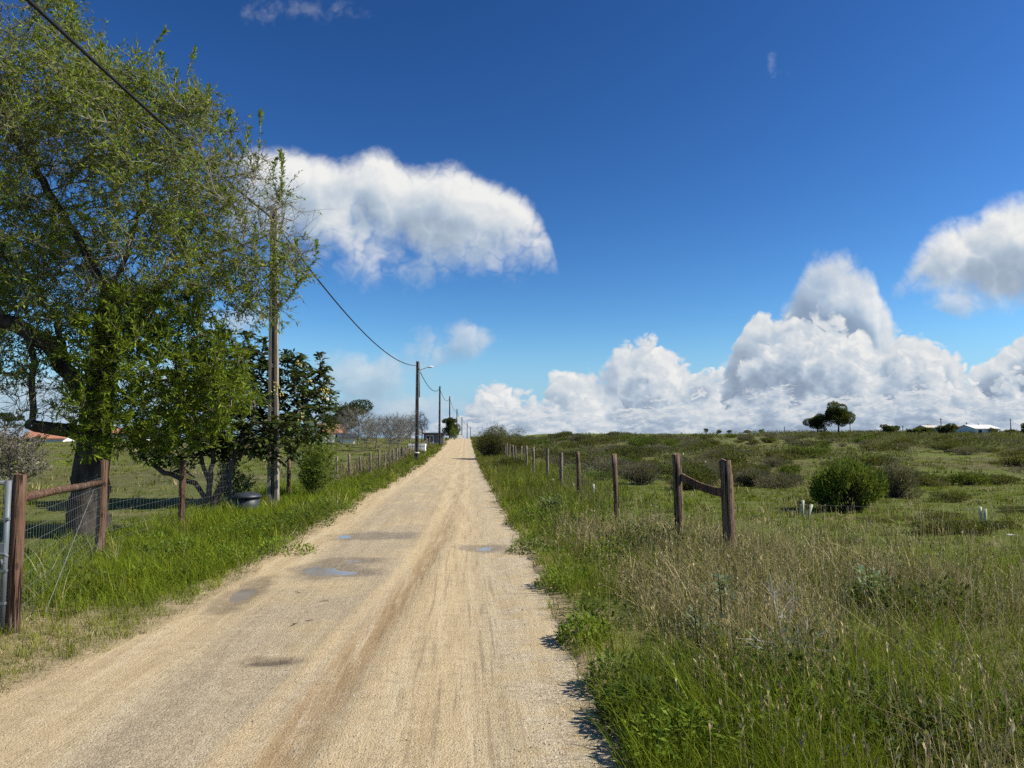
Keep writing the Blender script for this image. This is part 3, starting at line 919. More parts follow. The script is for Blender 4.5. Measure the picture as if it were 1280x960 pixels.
def bushes():
    # the big green bush and its named neighbours
    p, d = gp(1060, 638)
    put_bush('green_bush', bush_mesh('green', 15000, 1.75, 1.12, 1), p, .3, (1, 1, 1), 'largest bright green bush in the right field, right of the thick posts', 'bush')
    p, d = gp(1122, 622)
    put_bush('grey_bush', bush_mesh('grey', 6000, 1.25, .85, 2), p, .9, (1, 1, 1), 'grey brown bush standing just right behind the large green bush', 'bush')
    p, d = gp(866, 612)
    put_bush('dark_bush', bush_mesh('heath', 6000, 1.6, .72, 3), p, .2, (1, 1, 1), 'dark green bush seen between the two thick posts, above their bent rail', 'bush')
    p, d = gp(940, 608)
    put_bush('grey_bush', bush_mesh('grey', 5000, 1.5, .62, 4), p, 1.9, (1, 1, 1), 'grey twiggy bush just right of the thicker nearest post', 'bush')
    p, d = gp(800, 606)
    put_bush('grey_bush', bush_mesh('grey', 5000, 1.5, .72, 5), p, 2.9, (1, 1, 1), 'grey purple bush left of the thick posts, behind the leaning thin post', 'bush')
    # bush at the road edge near the crest
    p, d = gp(616, 573)
    put_bush('roadside_bush', bush_mesh('olive', 22000, 3.1, 2.9, 6), p, .5, (1, 1.5, 1), 'tall brownish olive bush against the right road edge near the crest', 'bush')
    p2 = onground(640, d + 9)
    put_bush('roadside_bush', bush_mesh('olive', 12000, 3.2, 2.2, 7), p2, .5, (1, 1.8, 1), 'lower thorny bush along the far end of the right fence', 'bush')
    p, d = gp(636, 588)
    put_bush('heath_bush', bush_mesh('heath', 8000, 1.9, .95, 8), p, .1, (1, 1.4, 1), 'dark reddish heath bush low on the right verge before the far fence posts', 'bush')
    # copies scattered over the field
    lab = {'heath': ('low dark olive heath bush scattered over the field on the right', 'dark heath bushes in the right field'),
           'grey': ('low grey brown heath bush scattered over the field on the right', 'grey brown heath bushes in the right field'),
           'green': ('small mid green bush scattered over the field on the right', 'small green bushes in the right field'),
           'olive': ('yellowish olive bush scattered over the field on the right', 'yellowish olive bushes in the right field')}
    protos = {k: [bush_mesh(k, 2600, 1.5, .62, 20 + i * 7) for i in range(3)] for k in lab}
    n = 0
    made = {}

    def one(kind, x, y, s, sz=1.0):
        k = random.randrange(3)
        key = (kind, k)
        loc = (x, y, float(ground_z(x, y)) - .04)
        sc = (s * random.uniform(.85, 1.25), s * random.uniform(.85, 1.25), s * sz)
        if key not in made:
            made[key] = put_bush(kind + '_bush' if kind in ('heath', 'grey', 'olive') else 'small_green_bush', protos[kind][k], loc, random.random() * 6.28, sc, lab[kind][0], 'bush', lab[kind][1])
        else:
            c = copy_tree(made[key]); c.location = loc; c.rotation_euler = (0, 0, random.random() * 6.28); c.scale = sc
    for (u, v, kind, s, sz) in ((1168, 668, 'heath', .62, .7), (1214, 667, 'heath', .6, .8), (1256, 660, 'heath', .38, .8), (1066, 681, 'grey', .3, .8), (1180, 648, 'olive', .5, .6), (976, 610, 'grey', .8, 1.1),
                                (1096, 652, 'olive', .5, .4), (1132, 650, 'olive', .4, .5), (1190, 628, 'heath', .7, .7), (1250, 605, 'heath', .8, .8), (1010, 634, 'heath', .5, .7), (1160, 608, 'olive', .7, .8),
                                (750, 600, 'green', .8, .8), (730, 612, 'grey', .6, .9), (905, 596, 'grey', .9, .8), (835, 592, 'green', 1.0, .8), (1270, 640, 'heath', .5, .6), (1040, 600, 'olive', .8, .9)):
        p, d = gp(u, v); one(kind, p[0], p[1], s, sz)
    tries = 0
    while n < 340 and tries < 6000:
        tries += 1
        q = random.random(); d = 24 + (150 - 24) * q ** 1.35
        u = random.uniform(640, 1400)
        p = P(u, 546, d); x, y = float(p[0]), float(p[1])
        if x < 4.2: continue
        if float(fbm(x * .09, y * .06, 101)) < .44 - .10 * min(1, d / 90): continue
        kind = random.choices(['heath', 'grey', 'green', 'olive'], [5, 3.2, 1.2, 2.2])[0]
        one(kind, x, y, random.uniform(.45, 1.1) * (1 + d / 110), random.uniform(.6, 1.05)); n += 1


def far_scrub():
    """the heath beyond the countable bushes reads as one mass"""
    P_, D_, L_, C_ = [], [], [], []
    x, y, d = scatter(11000, 28, 330, 1, 60, .75)
    m = (x > 5) & (rng.random(len(x)) < sstep(.33, .58, fbm(x * .05, y * .035, 111))) & (y < 235) & ~((y > 165) & (x < 95 + 12 * np.sin(y)))
    x, y, d = x[m], y[m], d[m]
    k = 30
    n = len(x)
    s = (.35 + .5 * rng.random(n)) * (1 + d / 160)
    X = np.repeat(x, k); Y = np.repeat(y, k); S = np.repeat(s, k); DD = np.repeat(d, k)
    pt = randdir(n * k) * (rng.random((n * k, 1)) ** .4)
    pt[:, 2] = np.abs(pt[:, 2]) * .62
    pos = np.stack([X, Y, ground_z(X, Y)], 1) + pt * S[:, None]
    l = (.09 + .0016 * DD) * (.6 + .8 * rng.random(n * k))
    dirs = pt + randdir(n * k) * .6; dirs[:, 2] += .4
    pal = np.array(HEATH + HEATH + PURP[:3] + [(.12, .13, .035), (.13, .14, .035)])
    cb = pal[rng.integers(0, len(pal), n)] * (1 + .3 * (rng.random((n, 1)) - .5))
    col = np.repeat(cb, k, axis=0) * (1 + .3 * (rng.random((n * k, 1)) - .5))
    v, f, c = leaf_quads(pos, dirs, randdir(n * k), l, l * .34, col)
    tag(link('heath_scrub', npmesh('heath_scrub', v, f, c), M['leaf']), 'dark heath scrub covering the far part of the right field', 'scrub', kind='stuff')


def weeds():
    """broad leaved weeds growing through the verges"""
    spots = []
    for (u, v, n, r, h, pal) in ((690, 640, 260, .55, .42, 'g'), (670, 655, 160, .4, .35, 'g'), (720, 628, 160, .45, .35, 'g'), (795, 690, 260, .40, .42, 'd'), (830, 695, 200, .35, .40, 'd'), (765, 700, 120, .3, .3, 'b'), (870, 700, 140, .3, .35, 'd'),
                                 (1010, 880, 140, .34, .42, 'd'), (1060, 905, 120, .3, .34, 'g'), (960, 860, 80, .26, .36, 'g'), (1000, 930, 110, .3, .3, 'b'), (800, 905, 240, .26, .24, 'd'), (775, 860, 160, .22, .2, 'g'), (730, 800, 160, .22, .2, 'b'), (840, 950, 200, .25, .25, 'b'),
                                 (1110, 770, 200, .30, .35, 'd'), (1180, 772, 200, .32, .35, 'd'), (1085, 760, 120, .25, .3, 'd'), (880, 945, 90, .2, .25, 'b'), (1150, 940, 200, .3, .25, 'd'), (1240, 930, 160, .3, .25, 'g'), (660, 690, 140, .3, .2, 'g'), (700, 730, 140, .3, .22, 'b'),
                                 (340, 668, 240, .55, .35, 'd'), (300, 672, 240, .5, .3, 'b'), (380, 655, 300, .6, .35, 'd'), (250, 690, 160, .4, .25, 'b'), (410, 640, 240, .6, .35, 'g'), (360, 690, 160, .4, .2, 'b'), (200, 700, 120, .4, .25, 'g'), (100, 740, 120, .35, .25, 'g'), (285, 700, 140, .4, .2, 'b')):
        p, d = gp(u, v); spots.append((p, n, r, h, pal))
    for k in range(230):
        if k % 2: y = random.uniform(5, 26); x = float(edge_l(y)) - random.uniform(.35, 2.6); pl = random.choice('gdbb')
        else: y = random.uniform(3, 26); x = float(edge_r(y)) + random.uniform(.15, 2.2); pl = random.choice('gddb')
        if x < 0 and y + .45 * (x + 3.2) < 7.2: continue
        spots.append((np.array([x, y, 0]), random.randint(18, 55), random.uniform(.12, .34), random.uniform(.08, .26), pl))
    PALS = {'g': [(.08, .13, .022), (.11, .155, .03), (.13, .165, .045)], 'd': [(.045, .072, .014), (.06, .092, .018), (.08, .115, .02)], 'b': [(.135, .20, .018), (.17, .23, .026), (.11, .175, .018)]}
    parts = []
    for p, n, r, h, pal in spots:
        n = int(n * 3.6)
        a = rng.random(n) * 6.283; rr = r * np.sqrt(rng.random(n))
        x = p[0] + np.cos(a) * rr; y = p[1] + np.sin(a) * rr
        z = ground_z(x, y) + h * rng.random(n) * (1 - .5 * (rr / r) ** 2)
        pos = np.stack([x, y, z], 1)
        d = np.stack([np.cos(a), np.sin(a), np.zeros(n)], 1) * .6 + randdir(n) * .7; d[:, 2] += .35
        l = .028 + .045 * rng.random(n)
        parts.append(leaf_quads(pos, d, np.array([[0, 0, 1.0]]) + randdir(n) * .5, l, l * .40, pick(PALS[pal], n, .3)))
    v, f, c = join(parts)
    tag(link('weeds', npmesh('weeds', v, f, c), M['leaf']), 'leafy green weeds mixed into the grass of both verges', 'weeds', kind='stuff')


# ------------------------------------------------------------------ single small plants
def small_plants():
    # grey leaved rosette in the dry grass on the right
    def rosette(name, u, v, h, n, l, pal, label, cat, lift=.35):
        p, d = gp(u, v)
        root = empty(name, p); tag(root, label, cat)
        n = n * 3; l = l * .62
        a = rng.random(n) * 6.283
        pos = np.stack([np.cos(a) * .16 * rng.random(n), np.sin(a) * .16 * rng.random(n), lift * .8 + h * 1.6 * (rng.random(n) - .3)], 1)
        dd = np.stack([np.cos(a), np.sin(a), .25 + .6 * rng.random(n)], 1)
        ll = l * (.7 + .5 * rng.random(n))
        link('leaves', npmesh('leaves', *leaf_quads(pos, dd, np.array([[0, 0, 1.0]]) + randdir(n) * .3, ll, ll * .42, pick(pal, n, .15))), M['leaf'], root)
        A = np.array([[0, 0, 0.0], [0, 0, 0.0]]); B = np.array([[.02, 0, lift + h], [-.03, .02, lift + h * .8]])
        link('stem', npmesh('stem', *seg_tubes(A, B, np.full(2, .008), np.full(2, .004), 5, pick([(.10, .12, .05)], 2))), M['twig'], root)
    GREY = [(.16, .19, .11), (.20, .23, .14), (.13, .16, .09)]
    rosette('thistle_plant', 905, 800, .12, 26, .12, GREY, 'grey green broad-leaved plant in dry grass below the thickest post', 'plant', .42)
    rosette('thistle_plant', 875, 830, .10, 14, .10, GREY, 'paler grey broad-leaved plant left of the taller grey one, in dry grass', 'plant', .30)
    rosette('pale_plant', 1090, 770, .10, 16, .11, [(.22, .32, .17), (.28, .36, .22)], 'pale green leaf clump in grass above the dark tussock at right', 'plant', .36)
    rosette('asphodel_plant', 690, 648, .22, 60, .24, [(.14, .19, .09), (.18, .23, .13), (.10, .14, .06)], 'clump of long silvery green leaves on the right verge below the thin posts', 'plant', .12)
    # dead branching stalk
    p, d = gp(985, 865)
    A, B = [], []
    def br(a, dr, l, k):
        b = a + dr * l
        A.append(a); B.append(b)
        if k > 0:
            for _ in range(4):
                q = dr + rng.normal(0, .42, 3); q[2] = abs(q[2]); br(a + (b - a) * random.uniform(.5, 1), q / np.linalg.norm(q), l * .66, k - 1)
    br(np.array([0, 0, 0.0]), np.array([-.05, 0, 1.0]), .34, 3)
    A = np.array(A); B = np.array(B); n = len(A)
    tag(link('dead_stalk', npmesh('dead_stalk', *seg_tubes(A, B, np.full(n, .0017), np.full(n, .0011), 4, pick([(.42, .38, .32), (.5, .46, .40)], n))), M['stick'], None, p), 'pale dead branching stalk standing in the dry grass on the right', 'dead plant')
    # white flower
    p, d = gp(1266, 712)
    root = empty('white_flower', p); tag(root, 'single white flower above the grass at the right edge', 'flower')
    n = 9; a = np.arange(n) * 6.283 / n
    top = np.array([0, 0, .40])
    pos = np.repeat(top[None], n, 0); dd = np.stack([np.cos(a), np.sin(a), .5 + 0 * a], 1)
    link('petals', npmesh('petals', *leaf_quads(pos, dd, np.repeat([[0, 0, 1.0]], n, 0), np.full(n, .055), np.full(n, .035), np.full((n, 3), .75))), M['leaf'], root)
    link('stem', npmesh('stem', *seg_tubes(np.zeros((1, 3)), top[None], np.full(1, .004), np.full(1, .003), 5, pick([(.08, .12, .03)], 1))), M['twig'], root)
    # yellow flowers in the left verge
    first = None
    for (u, v) in ((308, 690), (296, 668), (322, 672), (268, 676), (345, 668), (330, 686), (278, 705), (352, 680), (740, 712), (752, 700)):
        p, d = gp(u, v)
        h = .28
        if u > 600: g = ('yellow flower heads on the right verge', 'small yellow flower in grass on the right verge')
        else: g = ('yellow flowers in the left verge', 'small yellow flower in the lush grass of the left verge')
        if first is None:
            n = 8; a = np.arange(n) * 6.283 / n
            first = link('yellow_flower', npmesh('yellow_flower', *join([leaf_quads(np.repeat([[0, 0, h]], n, 0), np.stack([np.cos(a), np.sin(a), .4 + 0 * a], 1), np.repeat([[0, 0, 1.0]], n, 0), np.full(n, .022), np.full(n, .016), np.full((n, 3), 1.0) * np.array([[.65, .5, .03]])),
                                                                       seg_tubes(np.zeros((1, 3)), np.array([[0, 0, h]]), np.full(1, .003), np.full(1, .002), 4, np.array([[.08, .13, .03]]))])), M['leaf'], None, p)
            o = first
        else:
            o = first.copy(); C.objects.link(o); o.location = tuple(p); o.rotation_euler = (0, 0, random.random() * 6)
        tag(o, g[1], 'flower', g[0])


# ------------------------------------------------------------------ sapling shrubs, bare trees, far trees
def stem_shrub(name, u, d, wpx, hpx, label, cat, ns, pal, stempal, per=8, ll=(.06, .11), ratio=.22, up=.9):
    base = onground(u, d)
    root = empty(name, base); tag(root, label, cat)
    w = wpx * d / FPX; h = hpx * d / FPX
    parts = []; seats = []; sd = []
    for k in range(ns):
        a = random.random() * 6.283; r = w * .5 * math.sqrt(random.random())
        top = np.array([math.cos(a) * r, math.sin(a) * r, h * random.uniform(.45, 1.0)])
        b0 = np.array([top[0] * .25, top[1] * .25, 0]); mid = (b0 + top) / 2 + rng.normal(0, .05, 3)
        cc = pick(stempal, 1)
        for x, y, q in ((b0, mid, .008), (mid, top, .005)):
            parts.append(seg_tubes(x[None], y[None], np.array([q]), np.array([q * .6]), 4, cc))
        m = 9
        t = np.linspace(.25, 1, m)[:, None]
        pts = np.where(t < .5, b0 + (mid - b0) * t * 2, mid + (top - mid) * (t * 2 - 1))
        tw, s_, d_ = twigs(pts, np.repeat([(top - b0) / np.linalg.norm(top - b0)], m, 0), 2, .12, .32, .55, .15, stempal, r0=.0028, segs=2)
        parts.append(tw); seats += s_; sd += d_
    link('stems', npmesh('stems', *join(parts)), M['twig'], root)
    link('foliage', npmesh('foliage', *leaves_on(seats, sd, per, ll[0], ll[1], ratio, pal, .85, .8)), M['leaf'], root)
    return root


def bare_tree(name, u, d, wpx, hpx, label, group=None, pal=((.13, .115, .10), (.18, .165, .15), (.10, .088, .075)), n=420, leafpal=None, trunk_frac=.28, dz=0.0):
    base = onground(u, d); base[2] += dz
    root = empty(name, base); tag(root, label, 'tree', group)
    w = wpx * d / FPX; h = hpx * d / FPX
    s = max(w, h)
    ells = [(np.array([random.uniform(-.2, .2) * w, random.uniform(-.2, .2) * w, h * random.uniform(.52, .7)]), np.array([w * .36, w * .36, h * .34])) for _ in range(3)]
    attr = ell_points(ells, n)
    nodes, par = skeleton([polyline([(0, 0, -.05), (0.02 * w, 0, h * trunk_frac), (.03 * w, 0, h * .45)], s * .05, .01)])
    nodes, par = colonize(attr, nodes, par, D=s * .045, di=s * .5, dk=s * .075, iters=40)
    rad, tip = radii(nodes, par, s * .0024, 2.3)
    idx = np.arange(1, len(nodes)); pa = par[1:]
    A = nodes[pa]; B = nodes[idx]; rb = rad[idx]; ra = np.minimum(rad[pa], rb * 1.3)
    big = rb > s * .007
    link('trunk', npmesh('trunk', *seg_tubes(A[big], B[big], ra[big], rb[big], 6, pick(pal, int(big.sum())))), M['twig'], root)
    dr = B - A; dr /= np.linalg.norm(dr, axis=1, keepdims=True) + 1e-9
    sm = ~big
    src = np.where(rb < s * .012)[0]
    tw, se, sd = twigs(B[src], dr[src], 5, s * .06, s * .16, .55, .25, pal, r0=max(.004, s * .0022), segs=2)
    parts = [seg_tubes(A[sm], B[sm], ra[sm], rb[sm], 4, pick(pal, int(sm.sum()))), tw]
    if leafpal is not None:
        parts.append(leaves_on(se, sd, 2, s * .02, s * .035, .5, leafpal, .8, .9))
    link('crown', npmesh('crown', *join(parts)), M['twig'] if leafpal is None else M['leaf'], root)
    return root


def leafy_tree(name, u, d, wpx, hpx, label, pal, group=None, trunk=.2, lobes=14, n=7000, ll=.034, ratio=.5, upn=.2, flat=1.0, dz=0.0, cat='tree', gaps=.36):
    base = onground(u, d); base[2] += dz
    root = empty(name, base); tag(root, label, cat, group)
    w = wpx * d / FPX; h = hpx * d / FPX
    lb = []
    for k in range(lobes):
        a = 6.283 * (k + random.random()) / lobes; rr = random.uniform(.1, .62) * w * .5
        zz = h * (trunk + (1 - trunk) * random.uniform(.22, .80))
        lb.append((np.array([math.cos(a) * rr, math.sin(a) * rr, zz]), np.array([w * random.uniform(.11, .27), w * random.uniform(.11, .27), h * (1 - trunk) * random.uniform(.10, .24) * flat])))
    p = ell_points(lb, n, .35)
    g = fbm(p[:, 0] * 6 / w + p[:, 1] * 3 / w, p[:, 2] * 6 / w, 31 + int(u))
    p = p[g > gaps]; m = len(p)
    ctr = np.array([0, 0, h * .5])
    dd = p - ctr; dd /= np.linalg.norm(dd, axis=1, keepdims=True) + 1e-9
    dd += randdir(m) * .7; dd[:, 2] += upn
    l = ll * max(w, h) * (.6 + .8 * rng.random(m))
    link('crown', npmesh('crown', *leaf_quads(p, dd, randdir(m), l, l * ratio, pick(pal, m, .3))), M['leaf'], root)
    parts = []
    top = np.array([random.uniform(-.05, .05) * w, 0, h * (trunk + .35 * (1 - trunk))])
    r0 = max(w, h) * .028
    bk = pick([(.075, .06, .048)], 1)
    parts.append(seg_tubes(np.array([[0, 0, -.1]]), top[None], np.array([r0]), np.array([r0 * .6]), 7, bk))
    for c, r in lb:
        parts.append(seg_tubes(top[None] * .9, c[None], np.array([r0 * .5]), np.array([r0 * .15]), 5, bk))
    link('trunk', npmesh('trunk', *join(parts)), M['twig'], root)
    return root


PINE = [(.022, .036, .012), (.032, .048, .015), (.042, .060, .02), (.016, .026, .010)]
DARKTREE = [(.020, .034, .013), (.030, .046, .016), (.042, .058, .022)]


def other_trees():
    stem_shrub('willow_shrub', 394, 19.5, 62, 92, 'bright green feathery shrub with thin upright stems, right of the concrete pole', 'shrub', 36, [(.12, .18, .018), (.15, .21, .024), (.09, .14, .018), (.18, .23, .045)], [(.10, .10, .05), (.14, .12, .07)])
    stem_shrub('willow_shrub', 288, 17.6, 60, 48, 'low green shrub between the fruit tree stems and the concrete pole', 'shrub', 12, [(.08, .14, .022), (.10, .16, .028), (.06, .105, .02)], [(.10, .10, .05), (.14, .12, .07)])
    bare_tree('blossom_tree', 14, 17.5, 92, 104, 'grey leafless fruit tree low behind the gate, at the left edge', n=500, pal=((.20, .18, .16), (.28, .25, .22), (.15, .13, .11)), leafpal=[(.30, .27, .23), (.22, .19, .15), (.36, .32, .30), (.16, .15, .10)])
    FR = ((.19, .175, .145), (.25, .235, .20), (.14, .13, .105))
    g = 'bare grey fruit trees in the left orchard'
    for (u, d, w, h) in ((447, 80, 56, 48), (470, 74, 50, 46), (497, 70, 56, 48), (487, 60, 40, 48), (512, 78, 44, 42), (458, 66, 44, 38), (428, 84, 36, 32)):
        bare_tree('fruit_tree', u, d, w, h, 'bare grey fruit tree in the orchard between the red roofed house and the second pole', g, FR, n=380)
    bare_tree('dead_tree', 527, 92, 40, 42, 'dark leafless tree with a spreading crown, just right of the second pole', pal=((.06, .05, .045), (.085, .07, .06)), n=420, trunk_frac=.35)
    leafy_tree('evergreen_tree', 434, 108, 62, 48, 'broad dark evergreen tree behind the red roofed house on the left', DARKTREE, n=9000)
    leafy_tree('evergreen_tree', 408, 104, 40, 34, 'smaller dark evergreen tree partly behind the broad-leaved fruit tree', DARKTREE, n=5000)
    leafy_tree('evergreen_tree', 564, 122, 25, 28, 'dark round tree by the road crest, behind the fourth pole', DARKTREE, n=12000, trunk=.06, lobes=22, ll=.04, gaps=.32)
    leafy_tree('roadside_shrub', 568, 116, 15, 22, 'yellow green shrub in front of the dark round tree at the crest', [(.10, .14, .025), (.13, .17, .035)], n=3000, trunk=.02, cat='shrub')
    leafy_tree('evergreen_tree', 5, 95, 60, 34, 'dark evergreen tree far behind the gate at the left edge', DARKTREE, n=4000)
    # right horizon
    leafy_tree('stone_pine', 1048, 190, 38, 42, 'taller stone pine with a round dark crown on a clear trunk, on the right horizon', PINE, trunk=.30, n=18000, lobes=20, flat=1.25, gaps=.22)
    leafy_tree('stone_pine', 1022, 192, 32, 28, 'shorter stone pine with its crown near the ground, left of the taller pine', PINE, trunk=.06, n=14000, lobes=18, gaps=.22)
    g = 'tiny round trees on the right horizon'
    for (u, d, w, h) in ((883, 250, 8, 7), (899, 255, 8, 5), (912, 262, 7, 5), (934, 255, 9, 5), (952, 252, 8, 6), (1088, 230, 10, 5)):
        leafy_tree('round_tree', u, d, w, h, 'tiny dark round tree on the horizon left or right of the two pines', PINE, g, n=900, ll=.10, trunk=.1)
    leafy_tree('horizon_bush', 1112, 200, 26, 13, 'dark bush on the horizon midway between the pines and the white house', PINE, n=2500, trunk=.02, ll=.07, cat='bush')
    leafy_tree('horizon_bush', 1150, 196, 34, 9, 'long low dark hedge bush left of the white house', PINE, n=2500, trunk=.02, ll=.07, cat='bush')
    leafy_tree('round_tree', 1184, 186, 26, 16, 'dark round tree just left of the white house on the right horizon', DARKTREE, n=3500, trunk=.06, ll=.06)
    leafy_tree('round_tree', 1240, 192, 18, 10, 'dark tree just right of the white house on the right horizon', DARKTREE, n=2000, trunk=.05, ll=.07)
    leafy_tree('round_tree', 1264, 195, 14, 8, 'small tree at the foot of the rightmost horizon pole', DARKTREE, n=1500, trunk=.05, ll=.08)
    leafy_tree('round_tree', 1284, 185, 20, 16, 'dark tree cut by the right edge on the horizon', DARKTREE, n=2500, trunk=.1, ll=.07)


# ------------------------------------------------------------------ fences
def post_mesh(h, r, lean=(0, 0), n=10, top=None, wob=.05):
    b = MB()
    pts = []; rr = []
    for k in range(7):
        t = k / 6
        pts.append((lean[0] * t + random.uniform(-1, 1) * r * .06, lean[1] * t + random.uniform(-1, 1) * r * .06, -.15 + (h + .15) * t)); rr.append(r * (1.04 - .10 * t))
    pts.append((lean[0], lean[1], h + r * .12)); rr.append(r * .72)
    b.tube(pts, rr, n, True, wob)
    return b.mesh('post', True)


def wires(pts, heights, r, vert=None, sag=.01):
    """pts: post foot points; runs wires between them; vert: spacing of upright wires"""
    A, B = [], []
    for a, b in zip(pts[:-1], pts[1:]):
        for h in heights:
            p, q = a + [0, 0, h], b + [0, 0, h]
            m = (p + q) / 2 - [0, 0, sag * random.random()]
            A += [p, m]; B += [m, q]
        if vert:
            L = np.linalg.norm(b - a); k = int(L / vert)
            for i in range(1, k):
                f = a + (b - a) * (i / k)
                A.append(f + [0, 0, heights[0]]); B.append(f + [0, 0, heights[-1]])
    A = np.array(A); B = np.array(B); n = len(A)
    return seg_tubes(A, B, np.full(n, r), np.full(n, r), 3, np.full((n, 3), .3))


def fences():
    # left fence: straining pair by the gate, then posts off along the verge
    f0 = empty('left_fence', onground(28, 6.2)); base = np.array(f0.location)
    tag(f0, 'wooden post and wire mesh fence along the left verge, starting at the gate', 'fence')
    feet = []
    def lp(u, d, h, r, mat, lean=(0, 0)):
        g = onground(u, d); feet.append(g)
        o = link('post', post_mesh(h, r, lean), M[mat], f0); o.location = tuple(g - base)
        return o, g
    _, a = lp(28, 6.2, 1.33, .052, 'redpost'); _, b = lp(130, 10.3, 1.32, .062, 'redpost', (.02, 0))
    lp(230, 13.2, 1.20, .058, 'redpost'); lp(290, 16.4, 1.15, .040, 'darkpole'); lp(362, 20.3, 1.10, .055, 'post')
    u_of = lambda xl, d: 583 + 900 * xl / d
    d = 23.2; k = 0
    while d < 118:
        xl = -4.5 + .15 * math.sin(d * .2)
        lp(u_of(xl, d), d, random.uniform(.85, 1.05), random.uniform(.038, .05), 'greypost', (random.uniform(-.05, .05), random.uniform(-.05, .05)))
        d += random.uniform(2.0, 2.9) if d < 60 else random.uniform(3.0, 4.2)
    rb = MB(); p = a - base + np.array([0, 0, 1.13]); q = b - base + np.array([0, 0, 1.02])
    dr = (q - p) / np.linalg.norm(q - p)
    rb.tube([p + dr * .045, p * .66 + q * .34 + np.array([0, 0, .01]), p * .33 + q * .67, q - dr * .055], [.040, .042, .041, .040], 9, True, .05)
    rb.build('rail', M['redpost'], f0, True)
    bw = MB(); bw.tube([a - base + np.array([.12, .25, .12]), b - base + np.array([-.03, -.07, 1.05])], .0028, 5); bw.build('brace_wire', M['wire'], f0)
    near = [g - base for g in feet[:5]]; far = [g - base for g in feet[4:30]]
    hs = [.05, .18, .31, .44, .57, .70, .83, .96, 1.09]
    v, f, c = wires(near, hs, .0014, .11)
    link('wire_mesh', npmesh('wire_mesh', v, f, c), M['wire'], f0)
    v, f, c = wires(far, [.1, .3, .5, .7, .85], .0028, .5)
    link('wire_mesh', npmesh('wire_mesh', v, f, c), M['wire'], f0)
    # right fence
    f1 = empty('right_fence', onground(905, 9.4)); base = np.array(f1.location)
    tag(f1, 'post and wire fence along the right verge, two thick posts with a bent rail nearest', 'fence')
    feet = []
    def rp(g, h, r, mat, lean=(0, 0)):
        feet.append(g); o = link('post', post_mesh(h, r, lean, 12), M[mat], f1); o.location = tuple(g - base); return g
    a = rp(onground(911, 9.3), 1.28, .083, 'post', (-.055, 0)); b = rp(onground(848, 10.7), 1.32, .068, 'post', (-.03, 0))
    rp(onground(771, 13.4), 1.25, .052, 'post', (-.06, -.02))
    d = 18.0; k = 0
    while d < 62:
        xl = 2.86 + .05 * math.sin(d)
        rp(onground(u_of(xl, d), d), random.uniform(1.1, 1.22), random.uniform(.045, .056), 'greypost' if d > 21 else 'post', (random.uniform(-.05, .05), random.uniform(-.04, .04)))
        d += random.uniform(3.6, 4.4) if d < 38 else random.uniform(2.6, 3.4)
    p = a - base + np.array([-.10, 0, .87]); q = b - base + np.array([.03, 0, 1.0])
    pl = MB()
    pts = []
    for t in np.linspace(0, 1, 9):
        s = p * (1 - t) + q * t - np.array([0, 0, .034 * math.sin(t * math.pi) * (1.15 - .5 * t)]); pts.append(s)
    side = np.cross((q - p) / np.linalg.norm(q - p), [0, 0, 1]); V = []
    for i, s in enumerate(pts):
        for sy, sz in ((-1, -1), (1, -1), (1, 1), (-1, 1)): V.append(s + side * sy * .018 + np.array([0, 0, sz * .052]))
    F = [(3, 2, 1, 0), tuple(len(pts) * 4 - 4 + i for i in range(4))]
    for i in range(len(pts) - 1):
        for k in range(4): F.append((i * 4 + k, i * 4 + (k + 1) % 4, i * 4 + 4 + (k + 1) % 4, i * 4 + 4 + k))
    pl.add(V, F); o = pl.build('rail', M['redpost'], f1); o['label'] = 'bent dark plank rail'
    rel_f = [g - base for g in feet]
    v, f, c = wires(rel_f[1:], [.25, .5, .75, 1.0, 1.12], .0022, None)
    link('wire', npmesh('wire', v, f, c), M['wire'], f1)
    v, f, c = wires(rel_f[1:5], [.1, .3, .45, .6, .8, .95], .0014, .3)
    link('wire_mesh', npmesh('wire_mesh', v, f, c), M['wire'], f1)
    # one wire runs on from the thick post to the right
    e = onground(1420, 8.4) - base
    v, f, c = wires([rel_f[0], e], [.75], .0011, None, .05)
    link('wire', npmesh('wire', v, f, c), M['wire'], f1)


